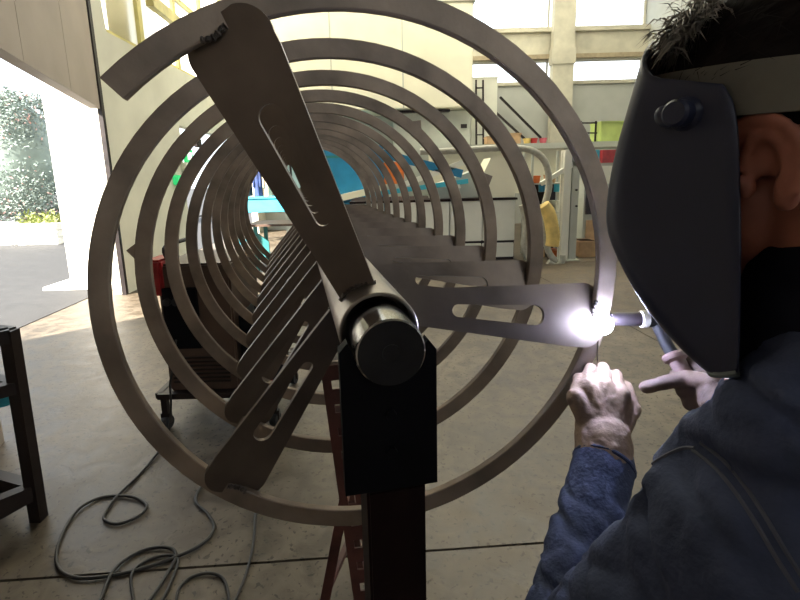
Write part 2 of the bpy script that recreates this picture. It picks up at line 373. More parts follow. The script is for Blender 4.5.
# spokes
def arc(cx, cz, r, a0, a1, n=7): return [(cx+r*math.cos(R(a0+(a1-a0)*i/n)), cz+r*math.sin(R(a0+(a1-a0)*i/n))) for i in range(n+1)]
outer = [(-.024, .040), (.024, .040)] + [(.030, .10), (.0515, .335)] + arc(.016, .357, .036, -12, 80, 10) + arc(-.020, .357, .031, 98, 190, 10) + [(-.029, .11)]
slot = arc(0.003, .144, .0095, 175, 360, 8) + arc(.0045, .272, .0155, 0, 180, 10)
spoke_me = MB().prism(outer, .006, None, [slot]).mesh('spoke', PLATE, R(30))
SHY0, SHY1 = .510, Y0+PP*(TURNS*360+PH0)/360+.12
k = 0; front = []
while True:
    ph = (-24.3, 97.5, 215.5)[k % 3]+360*(k//3); Y = Y0+PP*ph/360-.001
    if ph > TURNS*360+PH0-10: break
    o = bpy.data.objects.new('spoke', spoke_me); col.objects.link(o)
    M = SC @ Matrix.Translation((AX, Y, AZ)) @ Matrix.Rotation(R(ph), 4, 'Y') @ Matrix.Rotation(R(-15), 4, 'Z')
    o.parent = screw; o.matrix_parent_inverse = WM(screw).inverted(); o.matrix_basis = M
    if k < 3: front.append((o, ph, Y))
    k += 1
for o, ph, Y in front:
    m_ = MB(); pts = []
    for i in range(25):
        t = (i/24-.5); a = R(ph); x = t*.05
        p = SC @ (Matrix.Translation((AX, Y-.004, AZ)) @ Matrix.Rotation(a, 4, 'Y') @ Vector((x, 0, .0485-.5*x*x/.047))); pts.append(p)
    m_.tube(pts, [.0032+.0012*math.sin(i*2.1)+.0006*math.sin(i*5) for i in range(25)], 8)
    w_ = m_.build('weld_bead', WELD, o, R(60))
    # rim weld
    pts = [SC @ (Matrix.Translation((AX, Y-.006, AZ)) @ Matrix.Rotation(R(ph), 4, 'Y') @ Vector((-.026+i*.0022, 0, .374-.003*math.sin(i*.3)))) for i in range(15)]
    MB().tube(pts, [.0035+.0012*math.sin(i*2.3) for i in range(15)], 8).build('weld_bead', WELD, o, R(60))
# hollow shaft and turned bar
TM = SC @ Matrix.Translation((AX, 0, AZ))
MB().lathe([(.0375, SHY0+.03), (.0435, SHY0+.025), (.0435, SHY0+.001), (.0445, SHY0), (.0465, SHY0), (.0478, SHY0+.0015), (.0478, SHY1), (.03, SHY1)], TM, 64).build('hollow_shaft', TUBE, screw, R(30))
bar_ = MB().lathe([(0, .56), (.0095, .55), (.0095, .4418), (.0355, .4415), (.037, .443), (.037, .62), (.02, .62)], TM, 64).build('turned_bar', CHROME, screw, R(30))
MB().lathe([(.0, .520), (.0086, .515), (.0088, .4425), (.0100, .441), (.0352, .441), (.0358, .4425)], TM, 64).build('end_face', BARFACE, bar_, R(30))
MB().lathe([(0, .447), (.0086, .447), (.0086, .52), (0, .52)], TM, 24).build('hole_shade', mat('hole_shade_black', (.003, .003, .003), .9, spec=0), bar_, R(30))  # black plug, the hole's inner shade put in as colour
MB().lathe([(.037, SHY1-.05), (.037, SHY1+.12), (.0, SHY1+.12)], TM, 32).build('turned_bar', CHROME, screw, R(30))

# cradle stands carrying the bar ends
def cradle(name, label, Y, grp):
    b = S(AX, Y, 0); b.z = 0
    t = thing(name, label, 'stand', b, grp)
    zt = AZ
    h = .168
    poly = [(-.053, -h), (.053, -h), (.053, -.006), (.044, .006)] + [(.0385*math.cos(R(a)), .0385*math.sin(R(a))) for a in range(-1, -180, -12)] + [(-.044, .010), (-.053, .000)]
    pl = MB().prism(poly, .016, SC @ Matrix.Translation((AX, Y, AZ))).build('cradle_plate', BLACK, t)
    for x in (-.046, .046):
        MB().box((x-.004, .008, -h), (x+.004, .05, -.012), SC @ Matrix.Translation((AX, Y, AZ))).build('gusset', BLACK, t)
    for z in (-.075, -.12): MB().lathe([(.006, -.0135), (.0065, -.012), (.0065, -.0079)], SC @ Matrix.Translation((AX, Y, AZ+z)), 6).build('bolt', BLACK, pl)
    cb = SC @ Matrix.Translation((AX+.005, Y+.012, AZ))
    MB().box((-.034, -.02, -(EYE+AZ)+.02), (.034, .045, -h+.0), cb, .003).build('column', MAROON, t)
    MB().box((-.2, -.16, -(EYE+AZ)), (.2, .2, -(EYE+AZ)+.02), cb, .003).build('base_plate', MAROON, t)
    for sx in (-1, 1):
        MB().prism([(sx*.034, 0), (sx*.12, 0), (sx*.034, .12)], .008, cb @ Matrix.Translation((0, .015, -(EYE+AZ)+.02))).build('rib', MAROON, t)
    return t
cradle('cradle_stand', 'black notched cradle plate on a dark maroon column under the near shaft end', .464, None)
cradle('cradle_stand', 'far black cradle stand under the distant end of the spiral shaft', SHY1+.06, None)
# red trestle behind the near stand
tr0 = at(333, 365, .83); tr1 = fl(392, 880); tr1 = tr0+(at(366, 600, .80)-tr0)*((tr0.z)/(tr0.z-at(366, 600, .80).z))
tt = thing('support_trestle', 'faded red steel trestle with a perforated leg just behind the black cradle', 'trestle', (tr1.x, tr1.y, 0))
d = (tr1-tr0).normalized(); L_ = (tr1-tr0).length; side = Vector((1, 0, 0)); side = (side-d*side.dot(d)).normalized(); nrm = side.cross(d).normalized()
TMx = Matrix((side, nrm, d)).transposed().to_4x4(); TMx.translation = tr0
holes = [[(-.008, z), (.008, z), (.008, z+.018), (-.008, z+.018)] for z in [.03+.048*i for i in range(int((L_-.1)/.048))]]
leg = MB().prism([(-.023, 0), (.023, 0), (.023, L_), (-.023, L_)], .004, TMx, holes)
for sx in (-1, 1): leg.box((sx*.023-.002, 0, 0), (sx*.023+.002, .03, L_), TMx) if nrm.y > 0 else leg.box((sx*.023-.002, -.03, 0), (sx*.023+.002, 0, L_), TMx)
leg.build('perforated_leg', REDP, tt)
q0 = at(345, 505, .9); q1 = q0+(at(326, 600, .9)-q0)*(q0.z/(q0.z-at(326, 600, .9).z))
MB().bar(q0+Vector((0,0,.02)), q1, .022, .022).build('leg', REDP, tt)
q2 = tr0+Vector((.0, .03, -.0)); q3 = Vector((q1.x+.12, q1.y+.45, 0))
MB().bar(tr0+Vector((0, .05, -.12)), q3, .022, .022).build('leg', REDP, tt)
MB().bar(q1+Vector((0, 0, .18)), q3+Vector((0, 0, .18)), .016).build('crossbar', REDP, tt)
for p_ in (tr1, q1, q3): MB().box((p_.x-.03, p_.y-.03, 0), (p_.x+.03, p_.y+.03, .008)).build('foot', REDP, tt)

# ================================================================ LEFT TRESTLE FRAME
b0 = fl(39, 519); t0 = at(9, 330, b0.y)
bn = thing('workbench_frame', 'dark steel workbench frame with braced leg at the left edge', 'workbench', (b0.x, b0.y, 0))
def lb(a, b, n='leg', w=.044): MB().bar(a, b, w, w).build(n, FRAMEB, bn)
lb(b0, t0)
off = Vector((-1.0, .35, 0)); off2 = Vector((-.55, -.55, 0))
lb(b0+off, t0+off); lb(b0+off2, t0+off2); lb(b0+off+off2, t0+off+off2)
lev = lambda f: b0.lerp(t0, f)
for f_, w_ in ((.17, .045), (.72, .045), (.975, .05)):
    for a, b in ((Vector(), off), (off, off+off2), (off2, off+off2), (Vector(), off2)): lb(lev(f_)+a, lev(f_)+b, 'crossbar', w_)
lb(lev(.15), lev(.0)+off*.5+off2*.0+Vector((0, 0, .03)), 'brace', .04)
lb(lev(.15), lev(.02)+off2*.7, 'brace', .04)
bc = at(2, 392, b0.y+.15); 
bl = thing('blue_tin', 'small pale blue tin on the bench frame rail at the left edge', 'tin', (bc.x, bc.y, bc.z-.05))
MB().lathe([(.0, 0), (.04, 0), (.042, .003), (.042, .09), (.04, .094), (.0, .094)], Matrix.Translation((bc.x, bc.y, bc.z-.05)) @ Matrix.Rotation(R(90), 4, 'X'), 20).build('body', CYAN, bl, SM)

# ================================================================ WELDING MACHINE ON CART
cb_ = fl(170, 428); CYd = cb_.y
cart = thing('welder_cart', 'low black wheeled cart carrying the brown welding machine, behind the spiral', 'cart', (cb_.x, CYd, 0))
x0 = cb_.x-.03; x1 = x0+.62; y0 = CYd-.02; y1 = y0+.55; tz = at(170, 394, CYd).z
for (a, b) in (((x0,y0),(x1,y0)), ((x0,y1),(x1,y1)), ((x0,y0),(x0,y1)), ((x1,y0),(x1,y1))):
    MB().bar((a[0], a[1], tz), (b[0], b[1], tz), .03).build('frame_rail', FRAMEB, cart)
MB().box((x0, y0, tz-.005), (x1, y1, tz+.012)).build('tray', FRAMEB, cart)
for (x, y) in ((x0+.02, y0+.02), (x1-.02, y0+.02), (x0+.02, y1-.02), (x1-.02, y1-.02)):
    MB().bar((x, y, .08), (x, y, tz), .03).box((x-.025, y-.012, .035), (x+.025, y+.012, .09)).build('caster_fork', FRAMEB, cart)
    MB().lathe([(.012, -.02), (.034, -.018), (.037, -.01), (.037, .01), (.034, .018), (.012, .02)], Matrix.Translation((x, y, .037)) @ Matrix.Rotation(R(75), 4, 'Z'), 20).build('caster_wheel', RUBBER, cart, SM)
mz = at(200, 262, CYd).z
wm = thing('welding_machine', 'brown welding machine with red box on its upper corner standing on the wheeled cart', 'welding machine', (x0+.25, y0+.25, tz+.012))
MB().box((x0+.05, y0+.03, tz+.012), (x0+.42, y1-.03, mz-.01), None, .01).build('casing', DARKBR, wm, SM)
MB().box((x0-.01, y0+.01, mz-.17), (x0+.085, y0+.2, mz+.015), None, .012).build('side_reel', RED, wm, SM)
MB().box((x0+.07, y0+.015, tz+.25), (x0+.25, y0+.03, mz-.13), None, .004).build('control_panel', BLACK, wm)
for i in range(3): MB().lathe([(.018, -.02), (.02, -.018), (.02, 0)], Matrix.Translation((x0+.10+.045*i, y0+.013, mz-.2)), 16).build('knob', RUBBER, wm, SM)
for i in range(7): MB().box((x0+.08, y0+.022, tz+.06+i*.022), (x0+.38, y0+.032, tz+.07+i*.022)).build('vent_slat', FRAMEB, wm)
MB().tube(spline([(x0+.08, y0+.1, mz+.01), (x0+.08, y0+.1, mz+.07), (x0+.08, y0+.4, mz+.07), (x0+.08, y0+.4, mz+.01)], 5), .012, 8).build('handle', RUBBER, wm, SM)
wfx = x0+.44
wf2 = thing('wire_feeder', 'black wire feeder box with red stripe beside the brown welding machine', 'wire feeder', (wfx+.08, y0+.2, tz+.012))
MB().box((wfx, y0+.04, tz+.012), (wfx+.17, y0+.4, tz+.42), None, .01).build('casing', BLACK, wf2, SM)
MB().box((wfx+.13, y0+.034, tz+.05), (wfx+.155, y0+.041, tz+.40)).build('stripe', RED, wf2)
MB().tube([(wfx+.08, y0+.1, tz+.42), (wfx+.08, y0+.1, tz+.48), (wfx+.08, y0+.3, tz+.48), (wfx+.08, y0+.3, tz+.42)], .01, 8).build('handle', RUBBER, wf2, SM)

# ================================================================ CABLES ON THE FLOOR
def cable(pts, r, label, name='floor_cable', lift=0):
    P = spline([fl(x, y, r)+Vector((0, 0, lift+.004*math.sin(i*1.7)**2)) for i, (x, y) in enumerate(pts)], 8)
    return tag(MB().tube(P, r, 8).build(name, CABLE, None, R(60)), label, 'cable')
cable([(168,440),(159,452),(139,475),(117,497),(104.5,515),(107,522),(120,524),(139,516),(147,507),(140,500),(128,497),(103,497),(81,508),(66,527),(57,552),(60,570),(81,579),(121,574),(161,563),(198,547),(214,530),(209,516),(196,501),(202,486),(214,474),(230,462)], .006,
      'long dark cable looping over the concrete from the cart wheel and back under the spiral')
cable([(99,604),(114,571),(139,552),(165,548),(176,556),(161,585),(147,604)], .006, 'dark cable loop rising from the bottom edge left of centre')
cable([(134,604),(132,575),(148,560),(170,556),(178,562),(168,590),(160,604)], .005, 'smaller dark cable loop lying inside the larger floor loop')
cable([(176,604),(179,590),(190,578),(209,574),(224,580),(230,604)], .005, 'short arc of dark cable at the bottom edge nearest the red trestle')
cable([(262,470),(256,510),(254,540),(247,572),(234,604)], .005, 'thin dark cable hanging straight across the floor below the spiral')
P = [at(172, 372, CYd-.04), at(170, 385, CYd-.04), at(171, 405, CYd-.05), fl(169, 432, .01)]
tag(MB().tube(spline([at(176, 340, CYd-.03)]+P, 6), .006, 8).build('machine_cable', CABLE, None, R(60)), 'dark cable hanging from the brown machine down to the cart wheel', 'cable')

# ================================================================ BACKGROUND MACHINES
def pbox(mbx, x0, y0, x1, y1, Y, dep, bev=0):
    """box whose front face at depth Y spans the given view extents"""
    a = at(x0, (y0+y1)/2, Y).x; b = at(x1, (y0+y1)/2, Y).x; zt = at((x0+x1)/2, y0, Y).z; zb = max(at((x0+x1)/2, y1, Y).z, .0) if y1 else 0
    return mbx.box((a, Y, zb), (b, Y+dep, zt), None, bev)
def bcen(x, Y): return Vector((at(x, 200, Y).x, Y, 0))
# big cream booth
Yb = 9.2
bo = thing('cream_booth', 'large cream enclosure standing tall behind the spiral, grey base cabinet under it', 'booth', bcen(400, Yb+.7))
pbox(MB(), 262, 2, 473, 110, Yb, 1.6, .02).build('upper_box', CREAM, bo, SM)
pbox(MB(), 262, -3, 476, 3, Yb-.03, 1.66).build('top_trim', GREYP, bo)
for x in (330, 402): pbox(MB(), x, 5, x+1.2, 108, Yb-.006, .01).build('panel_joint', GREYP, bo)
pbox(MB(), 392, 111, 471, 0, Yb+.25, 1.2, .01).build('base_cabinet', GREYP, bo, SM)
pbox(MB(), 430, 117, 470, 160, Yb+.235, .02, .004).build('door', GREYP, bo)
pbox(MB(), 461, 124, 467, 128, Yb+.2, .04).build('latch', FRAMEB, bo)
pbox(MB(), 392, 110, 450, 112, Yb+.1, .3).build('dark_angle', FRAMEB, bo)  # thin dark strip under the front of the upper box
pbox(MB(), 275, 111, 392, 0, Yb+.9, .5).build('rear_panel', GREYP, bo)
# white long cabinet machine
Ym = 6.9
mc = thing('cutting_table', 'long white panelled cutting table with cream guard, right of the shaft', 'machine', bcen(440, Ym+.5))
zt = at(450, 200, Ym).z; xa = at(352, 230, Ym).x; xb = at(515, 230, Ym).x; xw = (xb-xa)/5
for i in range(5):
    MB().box((xa+i*xw+.006, Ym, .30), (xa+(i+1)*xw-.006, Ym+1.4, zt-.02), None, .008).build('side_panel', WHITEP, mc, SM)
    MB().box((xa+i*xw+.006, Ym+.03, .04), (xa+(i+1)*xw-.006, Ym+1.3, .26), None, .008).build('plinth', WHITEP, mc, SM)
MB().box((xa, Ym+.05, .0), (xb, Ym+1.25, .31)).build('inner_frame', FRAMEB, mc)
MB().box((xa-.02, Ym-.03, zt-.02), (xb+.02, Ym+1.43, zt+.012)).build('top_edge', MAROON, mc)
g0 = at(483, 197, Ym).x
MB().prism([(g0, zt+.015), (xb, zt+.015), (xb+.02, at(515, 155, Ym).z), (g0+.12, at(515, 157, Ym).z), (g0+.02, at(515, 172, Ym).z)], .5, Matrix.Translation((0, Ym+.3, 0))).build('guard', CREAM, mc, SM)
MB().prism([(g0-.75, zt+.015), (g0-.03, zt+.015), (g0-.03, zt+.36), (g0-.12, zt+.42), (g0-.75, zt+.2)], .4, Matrix.Translation((0, Ym+.4, 0))).build('sloping_cover', GREYP, mc, SM)
# blue rails along the sloping cover
for (xA, yA, xB, yB, mt, n, h) in ((368, 195, 468, 181, CYAN, 'blue_rail', .07), (368, 150, 462, 174, BLUE, 'blue_rail', .12), (400, 186, 470, 160, WHITEP, 'pale_rail', .08)):
    MB().bar(at(xA, yA, Ym+.12), at(xB, yB, Ym+.12), .06, h).build(n, mt, mc)
MB().bar(at(448, 190, Ym+.1), at(460, 186, Ym+.1), .05, .06).build('gauge', WHITEP, mc)
# blue press behind
Yp = 8.8
pr = thing('blue_press', 'blue sheet metal press with cream sloping table behind the spiral', 'machine', bcen(350, Yp+.4))
pbox(MB(), 318, 146, 384, 196, Yp, .38, .02).build('body', BLUE, pr, SM)
pbox(MB(), 318, 195, 384, 0, Yp+.05, .3).build('pedestal', BLUE, pr)
MB().bar(at(318, 203, Yp-.1), at(392, 186, Yp-.1), .2, .12).build('sloping_table', CREAM, pr)
MB().bar(at(318, 209, Yp-.12), at(392, 197, Yp-.12), .2, .05).build('blue_skirt', BLUE, pr)
pbox(MB(), 326, 155, 382, 157.5, Yp-.01, .01).build('seam_strip', TEAL, pr)
for (xx, yy) in ((332, 150), (376, 150)): pbox(MB(), xx, yy, xx+3, yy+3, Yp-.02, .03).build('bolt', TEAL, pr)
pbox(MB(), 384, 162, 404, 184, Yp-.3, .25, .01).build('orange_guard', ORANGE, pr, SM)
pbox(MB(), 384, 184, 404, 0, Yp-.3, .2).build('guard_post', GREYP, pr)
# counter rail / shelf top carrying boxes
Yc = 8.6
ctn = thing('high_counter', 'long high steel counter behind the cutting table with boxes on it', 'counter', bcen(540, Yc+.4))
cz = at(540, 143, Yc).z; ca = at(432, 146, Yc).x; cbx = at(640, 146, Yc).x
MB().box((ca, Yc, cz-.10), (cbx, Yc+.8, cz)).build('worktop', GREYP, ctn)
MB().box((ca, Yc+.1, cz-.9), (at(566, 160, Yc).x, Yc+.7, cz-.1)).build('cream_front', CREAM, ctn)
for xx in (436, 500, 636): 
    X = at(xx, 146, Yc).x; MB().box((X-.04, Yc+.35, 0), (X+.04, Yc+.43, cz-.1)).build('leg', GREYP, ctn)
def item(name, label, cat, x0, y0, x1, Y, dep, zb, mt, lid=None, grp=None, mt2=None):
    a = at(x0, 180, Y).x; b = at(x1, 180, Y).x; zt = at((x0+x1)/2, y0, Y).z
    t = thing(name, label, cat, ((a+b)/2, Y+dep/2, zb), grp)
    MB().box((a, Y, zb), (b, Y+dep, zt), None, min(.012, (zt-zb)*.1)).build('body', mt, t, SM)
    if lid: MB().box((a-.01, Y-.01, zt-.03), (b+.01, Y+dep+.01, zt), None, .004).build('lid', mt2 or mt, t, SM)
    return t
item('cardboard_box', 'small brown cardboard box with raised flap on the high counter', 'box', 506, 133, 520, Yc+.2, .3, cz, CARD, 1)
item('cardboard_box', 'pinkish cardboard box left of the other boxes on the high counter', 'box', 487, 136, 500, Yc+.2, .3, cz, PINKC if 0 else CARD, 1)
for i, (xx, lab, mt) in enumerate(((527, 'yellow pail lying left of the red pails on the counter', YEL), (534, 'small red pail between yellow pail and pink pail on the counter', RED), (543, 'pink pail on the counter right of the red pail', PINKC))):
    a = at(xx, 140, Yc+.2); t = thing('pail', lab, 'pail', (a.x, a.y, cz))
    MB().lathe([(.0, 0), (.05, 0), (.075, .10), (.07, .1), (.048, .01), (0, .01)], Matrix.Translation((a.x, a.y, cz)) @ Matrix.Rotation(R(90), 4, 'X') @ Matrix.Scale(1, 4), 16).build('bucket', mt, t, SM)
item('green_crate', 'lime green crate on the right end of the high counter', 'crate', 598, 121, 628, Yc+.15, .45, cz, GREEN, 1)
sf = thing('wire_rack', 'thin dark wire rack beside the green crate on the counter', 'rack', (at(588, 140, Yc).x, Yc+.3, cz))
for yy in (123, 133):
    MB().bar(at(580, yy, Yc+.3), at(597, yy, Yc+.3), .025).build('rail', FRAMEB, sf)
for xx in (581, 596): MB().bar(at(xx, 121, Yc+.3), Vector((at(xx, 121, Yc+.3).x, Yc+.3, cz)), .025).build('post', FRAMEB, sf)
# white locker with a ladder on the wall
lk = item('tall_locker', 'pale tall locker standing by the back wall right of the cream booth', 'locker', 471, 77, 496, 10.6, .5, 0, WHITEP, 1)
la = thing('ladder', 'dark thin ladder leaning in front of the pale tall locker', 'ladder', (at(478, 180, 10.4).x, 10.4, 0))
for xx in (476, 483): 
    p_ = at(xx, 80, 10.45); MB().bar((p_.x, 10.2, 0), (p_.x, 10.45, p_.z), .035).build('rail', FRAMEB, la)
X0, X1 = at(476, 80, 10.45).x, at(483, 80, 10.45).x; zz = at(478, 80, 10.45).z
for i in range(10): MB().bar((X0, 10.2+.25*(i+.5)/10, zz*(i+.5)/10), (X1, 10.2+.25*(i+.5)/10, zz*(i+.5)/10), .025).build('rung', FRAMEB, la)
# shelving with goods and steel upright
Ys = 7.0
fy = 0
sh = thing('shelving_unit', 'open steel shelving with clutter between the white table and pale post', 'shelves', bcen(548, Ys+.2))
xs0, xs1 = at(530, 220, Ys).x, at(566, 220, Ys).x
for X in (xs0, xs1-.02):
    for y_ in (Ys, Ys+.42): MB().box((X, y_, 0), (X+.03, y_+.03, at(548, 150, Ys).z)).build('upright', GREYP, sh)
SHZ = [at(548, y_, Ys).z for y_ in (183, 212, 235, 258)]
for z in SHZ: MB().box((xs0, Ys, z-.02), (xs1, Ys+.44, z)).build('shelf', GREYP, sh)
MB().box((xs0, Ys+.43, 0), (xs1, Ys+.45, SHZ[0])).build('back_sheet', FRAMEB, sh)
rnd = random.Random(3); cols = [('orange', ORANGE), ('white', WHITEP), ('dark blue', BLUE), ('red', RED), ('brown', CARD), ('cream', CREAM), ('cyan', CYAN), ('pink', PINKC)]
rows = ['upper', 'second', 'third', 'bottom']
for r_, z in enumerate(SHZ):
    n = 4; wdt = (xs1-xs0-.08)/n
    for i in range(n):
        X = xs0+.04+i*wdt; h = rnd.uniform(.09, .17); nm, mt = cols[(r_*3+i*2+r_//2) % 8]
        pos = ('leftmost', 'second from left', 'third from left', 'rightmost')[i]
        if (i+r_) % 2 == 0:
            t = thing('storage_tub', f'{nm} tub, {pos} on the {rows[r_]} shelf of the steel shelving', 'tub', (X+wdt/2, Ys+.15, z))
            MB().box((X+.01, Ys+.04, z), (X+wdt-.01, Ys+.3, z+h), None, .008).build('body', mt, t, SM)
            MB().box((X+.005, Ys+.035, z+h-.02), (X+wdt-.005, Ys+.305, z+h+.004), None, .003).build('lid', mt, t, SM)
        else:
            t = thing('paint_can', f'{nm} can, {pos} on the {rows[r_]} shelf of the steel shelving', 'can', (X+wdt/2, Ys+.15, z))
            rr = wdt*.42
            MB().lathe([(0, 0), (rr, 0), (rr, h-.01), (rr*1.05, h), (rr*.9, h+.003), (0, h-.004)], Matrix.Translation((X+wdt/2, Ys+.15, z)) @ Matrix.Rotation(R(90), 4, 'X') @ Matrix.Scale(-1, 4, (0, 1, 0)), 16).build('body', mt, t, SM)
# pale steel post and machine frame
Yq = 6.7
ps = thing('steel_post', 'pale square steel post with cross arm right of the shelving', 'post', bcen(570, Yq))
X0, X1 = at(563, 200, Yq).x, at(579, 200, Yq).x
MB().box((X0, Yq, 0), (X0+(X1-X0)*.45, Yq+.15, at(570, 150, Yq).z)).build('flange', WHITEP, ps)
MB().box((X0+(X1-X0)*.55, Yq+.02, 0), (X1, Yq+.15, at(570, 150, Yq).z)).build('flange', GREYP, ps)
MB().box((X0, Yq+.07, 0), (X1, Yq+.10, at(570, 152, Yq).z)).build('web', GREYP, ps)
MB().box((X0-.04, Yq-.04, 0), (X1+.04, Yq+.19, .015)).build('base_plate', GREYP, ps)
MB().bar(at(541, 184, Yq+.05), at(583, 158, Yq+.05), .06, .06).build('arm', WHITEP, ps)
for yy in (190, 206): MB().lathe([(.0, -.03), (.015, -.03), (.015, 0)], Matrix.Translation(at(576, yy, Yq)), 8).build('bolt', FRAMEB, ps)
for (lab, x0_, y0_, x1_, Y_, zb_, mt) in (('orange pink carton on the floor right of the pale steel post', 583, 241, 600, 6.9, 0, CARD), ):
    item('carton', lab, 'box', x0_, y0_, x1_, Y_, .3, zb_, mt, 1)
cbn = thing('tool_cabinet', 'grey tool cabinet right of the pale post, in front of the back wall', 'cabinet', bcen(600, 7.6))
a_, b_ = at(584, 200, 7.5).x, at(650, 200, 7.5).x
MB().box((a_, 7.5, 0), (b_, 7.9, at(600, 163, 7.5).z)).build('carcass', GREYP, cbn)
for (x_, y_, X_, Y2, mt, n) in ((586, 190, 600, 214, FRAMEB, 'dark_block'), (586, 220, 600, 240, CARD, 'drawer'), (602, 150, 640, 163, RED, 'red_top_box'), (586, 166, 612, 184, WHITEP, 'drawer')):  # the dark piece is a solid block on the carcass front
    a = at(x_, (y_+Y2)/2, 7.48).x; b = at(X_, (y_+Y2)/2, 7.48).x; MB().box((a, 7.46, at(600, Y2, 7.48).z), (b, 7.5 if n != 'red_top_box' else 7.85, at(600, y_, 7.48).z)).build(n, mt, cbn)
item('blue_case', 'small cyan case on top of the grey tool cabinet below the lime green crate', 'case', 588, 150, 599, 7.55, .2, at(600, 163, 7.5).z, CYAN)
# hoses beside the shelving
def hose(pts, r, mt, label, name='hose'):
    P = spline([at(x, y, Y) for x, y, Y in pts], 10)
    rs = [r*(1+.06*(i % 2)) for i in range(len(P))]
    return tag(MB().tube(P, rs, 10).build(name, mt, None, R(60)), label, 'hose')
hose([(420,152,6.6),(450,151,6.6),(500,148,6.6),(530,150,6.6),(545,162,6.6),(549,185,6.6),(545,205,6.6),(544,225,6.6),(548,250,6.6),(556,262,6.6)], .045, HOSE, 'pale ribbed hose arching over the cream guard and down beside the shelving')
hose([(543,205,6.45),(548,212,6.45),(551,222,6.45),(553,236,6.45),(552,246,6.45)], .09, YEL, 'short thick yellow hose end hanging in front of the shelving')
hose([(529,262,6.8),(524,245,6.8),(526,225,6.8),(522,205,6.8)], .05, HOSE, 'thin pale hose standing upright between white table and shelving')
hose([(548,262,6.5),(556,266,6.5),(562,262,6.5),(563,255,6.5)], .04, HOSE, 'pale hose coil lying on the floor at the foot of the shelving')

# far left: workbench, cyan bench with coats, signs
Yk = 9.4
cbz = thing('cyan_bench', 'cyan fronted bench seen through the far end of the spiral', 'bench', bcen(280, Yk))
a_, b_ = at(234, 205, Yk).x, at(330, 205, Yk).x; z1 = at(280, 198, Yk).z; z0 = at(280, 212, Yk).z
MB().box((a_, Yk, z0), (b_, Yk+.6, z1), None, .01).build('apron', CYAN, cbz, SM)
MB().box((a_-.03, Yk-.03, z1), (b_+.03, Yk+.63, z1+.03)).build('top', CYAN, cbz)
for X in (a_+.05, b_-.05):
    for y_ in (Yk+.06, Yk+.54): MB().box((X-.03, y_-.03, 0), (X+.03, y_+.03, z0)).build('leg', CYAN, cbz)
rk = thing('coat_rail', 'dark coat rail above the cyan bench', 'rail', bcen(258, Yk+.5))
ra, rb = at(232, 158, Yk+.5), at(290, 158, Yk+.5); zc = ra.z
MB().tube([ra, Vector((rb.x, rb.y, zc))], .02, 8).build('bar', FRAMEB, rk)
for p_ in (ra, Vector((rb.x, rb.y, zc))): MB().bar((p_.x, p_.y, z1+.03), (p_.x, p_.y, zc), .04).build('post', FRAMEB, rk)
NAVY = mat('navy_cloth', (.03, .05, .16), .9, 0, .3, 8); BLK = mat('black_cloth', (.02, .02, .025), .9); BEI = mat('beige_cloth', (.38, .3, .22), .9, 0, .2, 8); BLUC = mat('bright_blue_cloth', (.06, .13, .5), .85, 0, .25, 8)
for i, (xx, mt, lab, bot) in enumerate(((237, BLUC, 'bright blue coat, leftmost on the rail above the cyan bench', 194), (246, BLK, 'black work coat second on the coat rail above the cyan bench', 196), (256, NAVY, 'navy overall hanging between the black and beige coats', 196), (266, BEI, 'beige coat, rightmost on the rail above the cyan bench', 197))):
    a = at(xx, 160, Yk+.45); zb = at(xx, bot, Yk+.45).z; t = thing('work_coat', lab, 'coat', (a.x, a.y, zb))
    H = zc-zb; m_ = MB(); vs = []; fs = []; rowsn = 9; n = 20
    for r__ in range(rowsn):
        q = r__/(rowsn-1); wd = .03+.045*min(1, q*3)+.008*q; dp = .03+.05*min(1, q*2)
        for j in range(n):
            an = 2*math.pi*j/n; wv = 1+.12*math.sin(an*5+i)*q
            vs.append((a.x+wd*wv*math.cos(an), a.y+dp*wv*math.sin(an), zc-.02-q*(H-.02)))
    for r__ in range(rowsn-1):
        for j in range(n): fs.append((r__*n+j, r__*n+(j+1) % n, (r__+1)*n+(j+1) % n, (r__+1)*n+j))
    fs.append(tuple(range(n))); fs.append(tuple((rowsn-1)*n+j for j in range(n)))
    m_.add(vs, fs).build('body', mt, t, R(50))
    for sx in (-1, 1): MB().capsule((a.x+sx*.06, a.y-.03, zc-.08), (a.x+sx*.070, a.y-.06, zb+H*.25), .03, .026, 8).build('sleeve', mt, t, R(60))
# table with teal leg
Yt = 6.4
tb = thing('steel_table', 'grey table with teal legs on bright floor beyond the spiral end', 'table', bcen(285, Yt))
a_, b_ = at(245, 226, Yt).x, at(330, 226, Yt).x; z1 = at(285, 224, Yt).z
MB().box((a_, Yt, z1-.03), (b_, Yt+.7, z1)).build('top', DARKBR, tb)
for X in (a_+.12, b_-.1):
    for y_ in (Yt+.05, Yt+.6): MB().box((X-.025, y_, 0), (X+.025, y_+.05, z1-.03)).build('leg', TEAL, tb)
MB().prism([(a_+.14, z1-.12), (a_+.3, z1-.25), (a_+.3, z1-.45), (a_+.14, z1-.5)], .03, Matrix.Translation((0, Yt+.07, 0))).build('gusset', TEAL, tb)
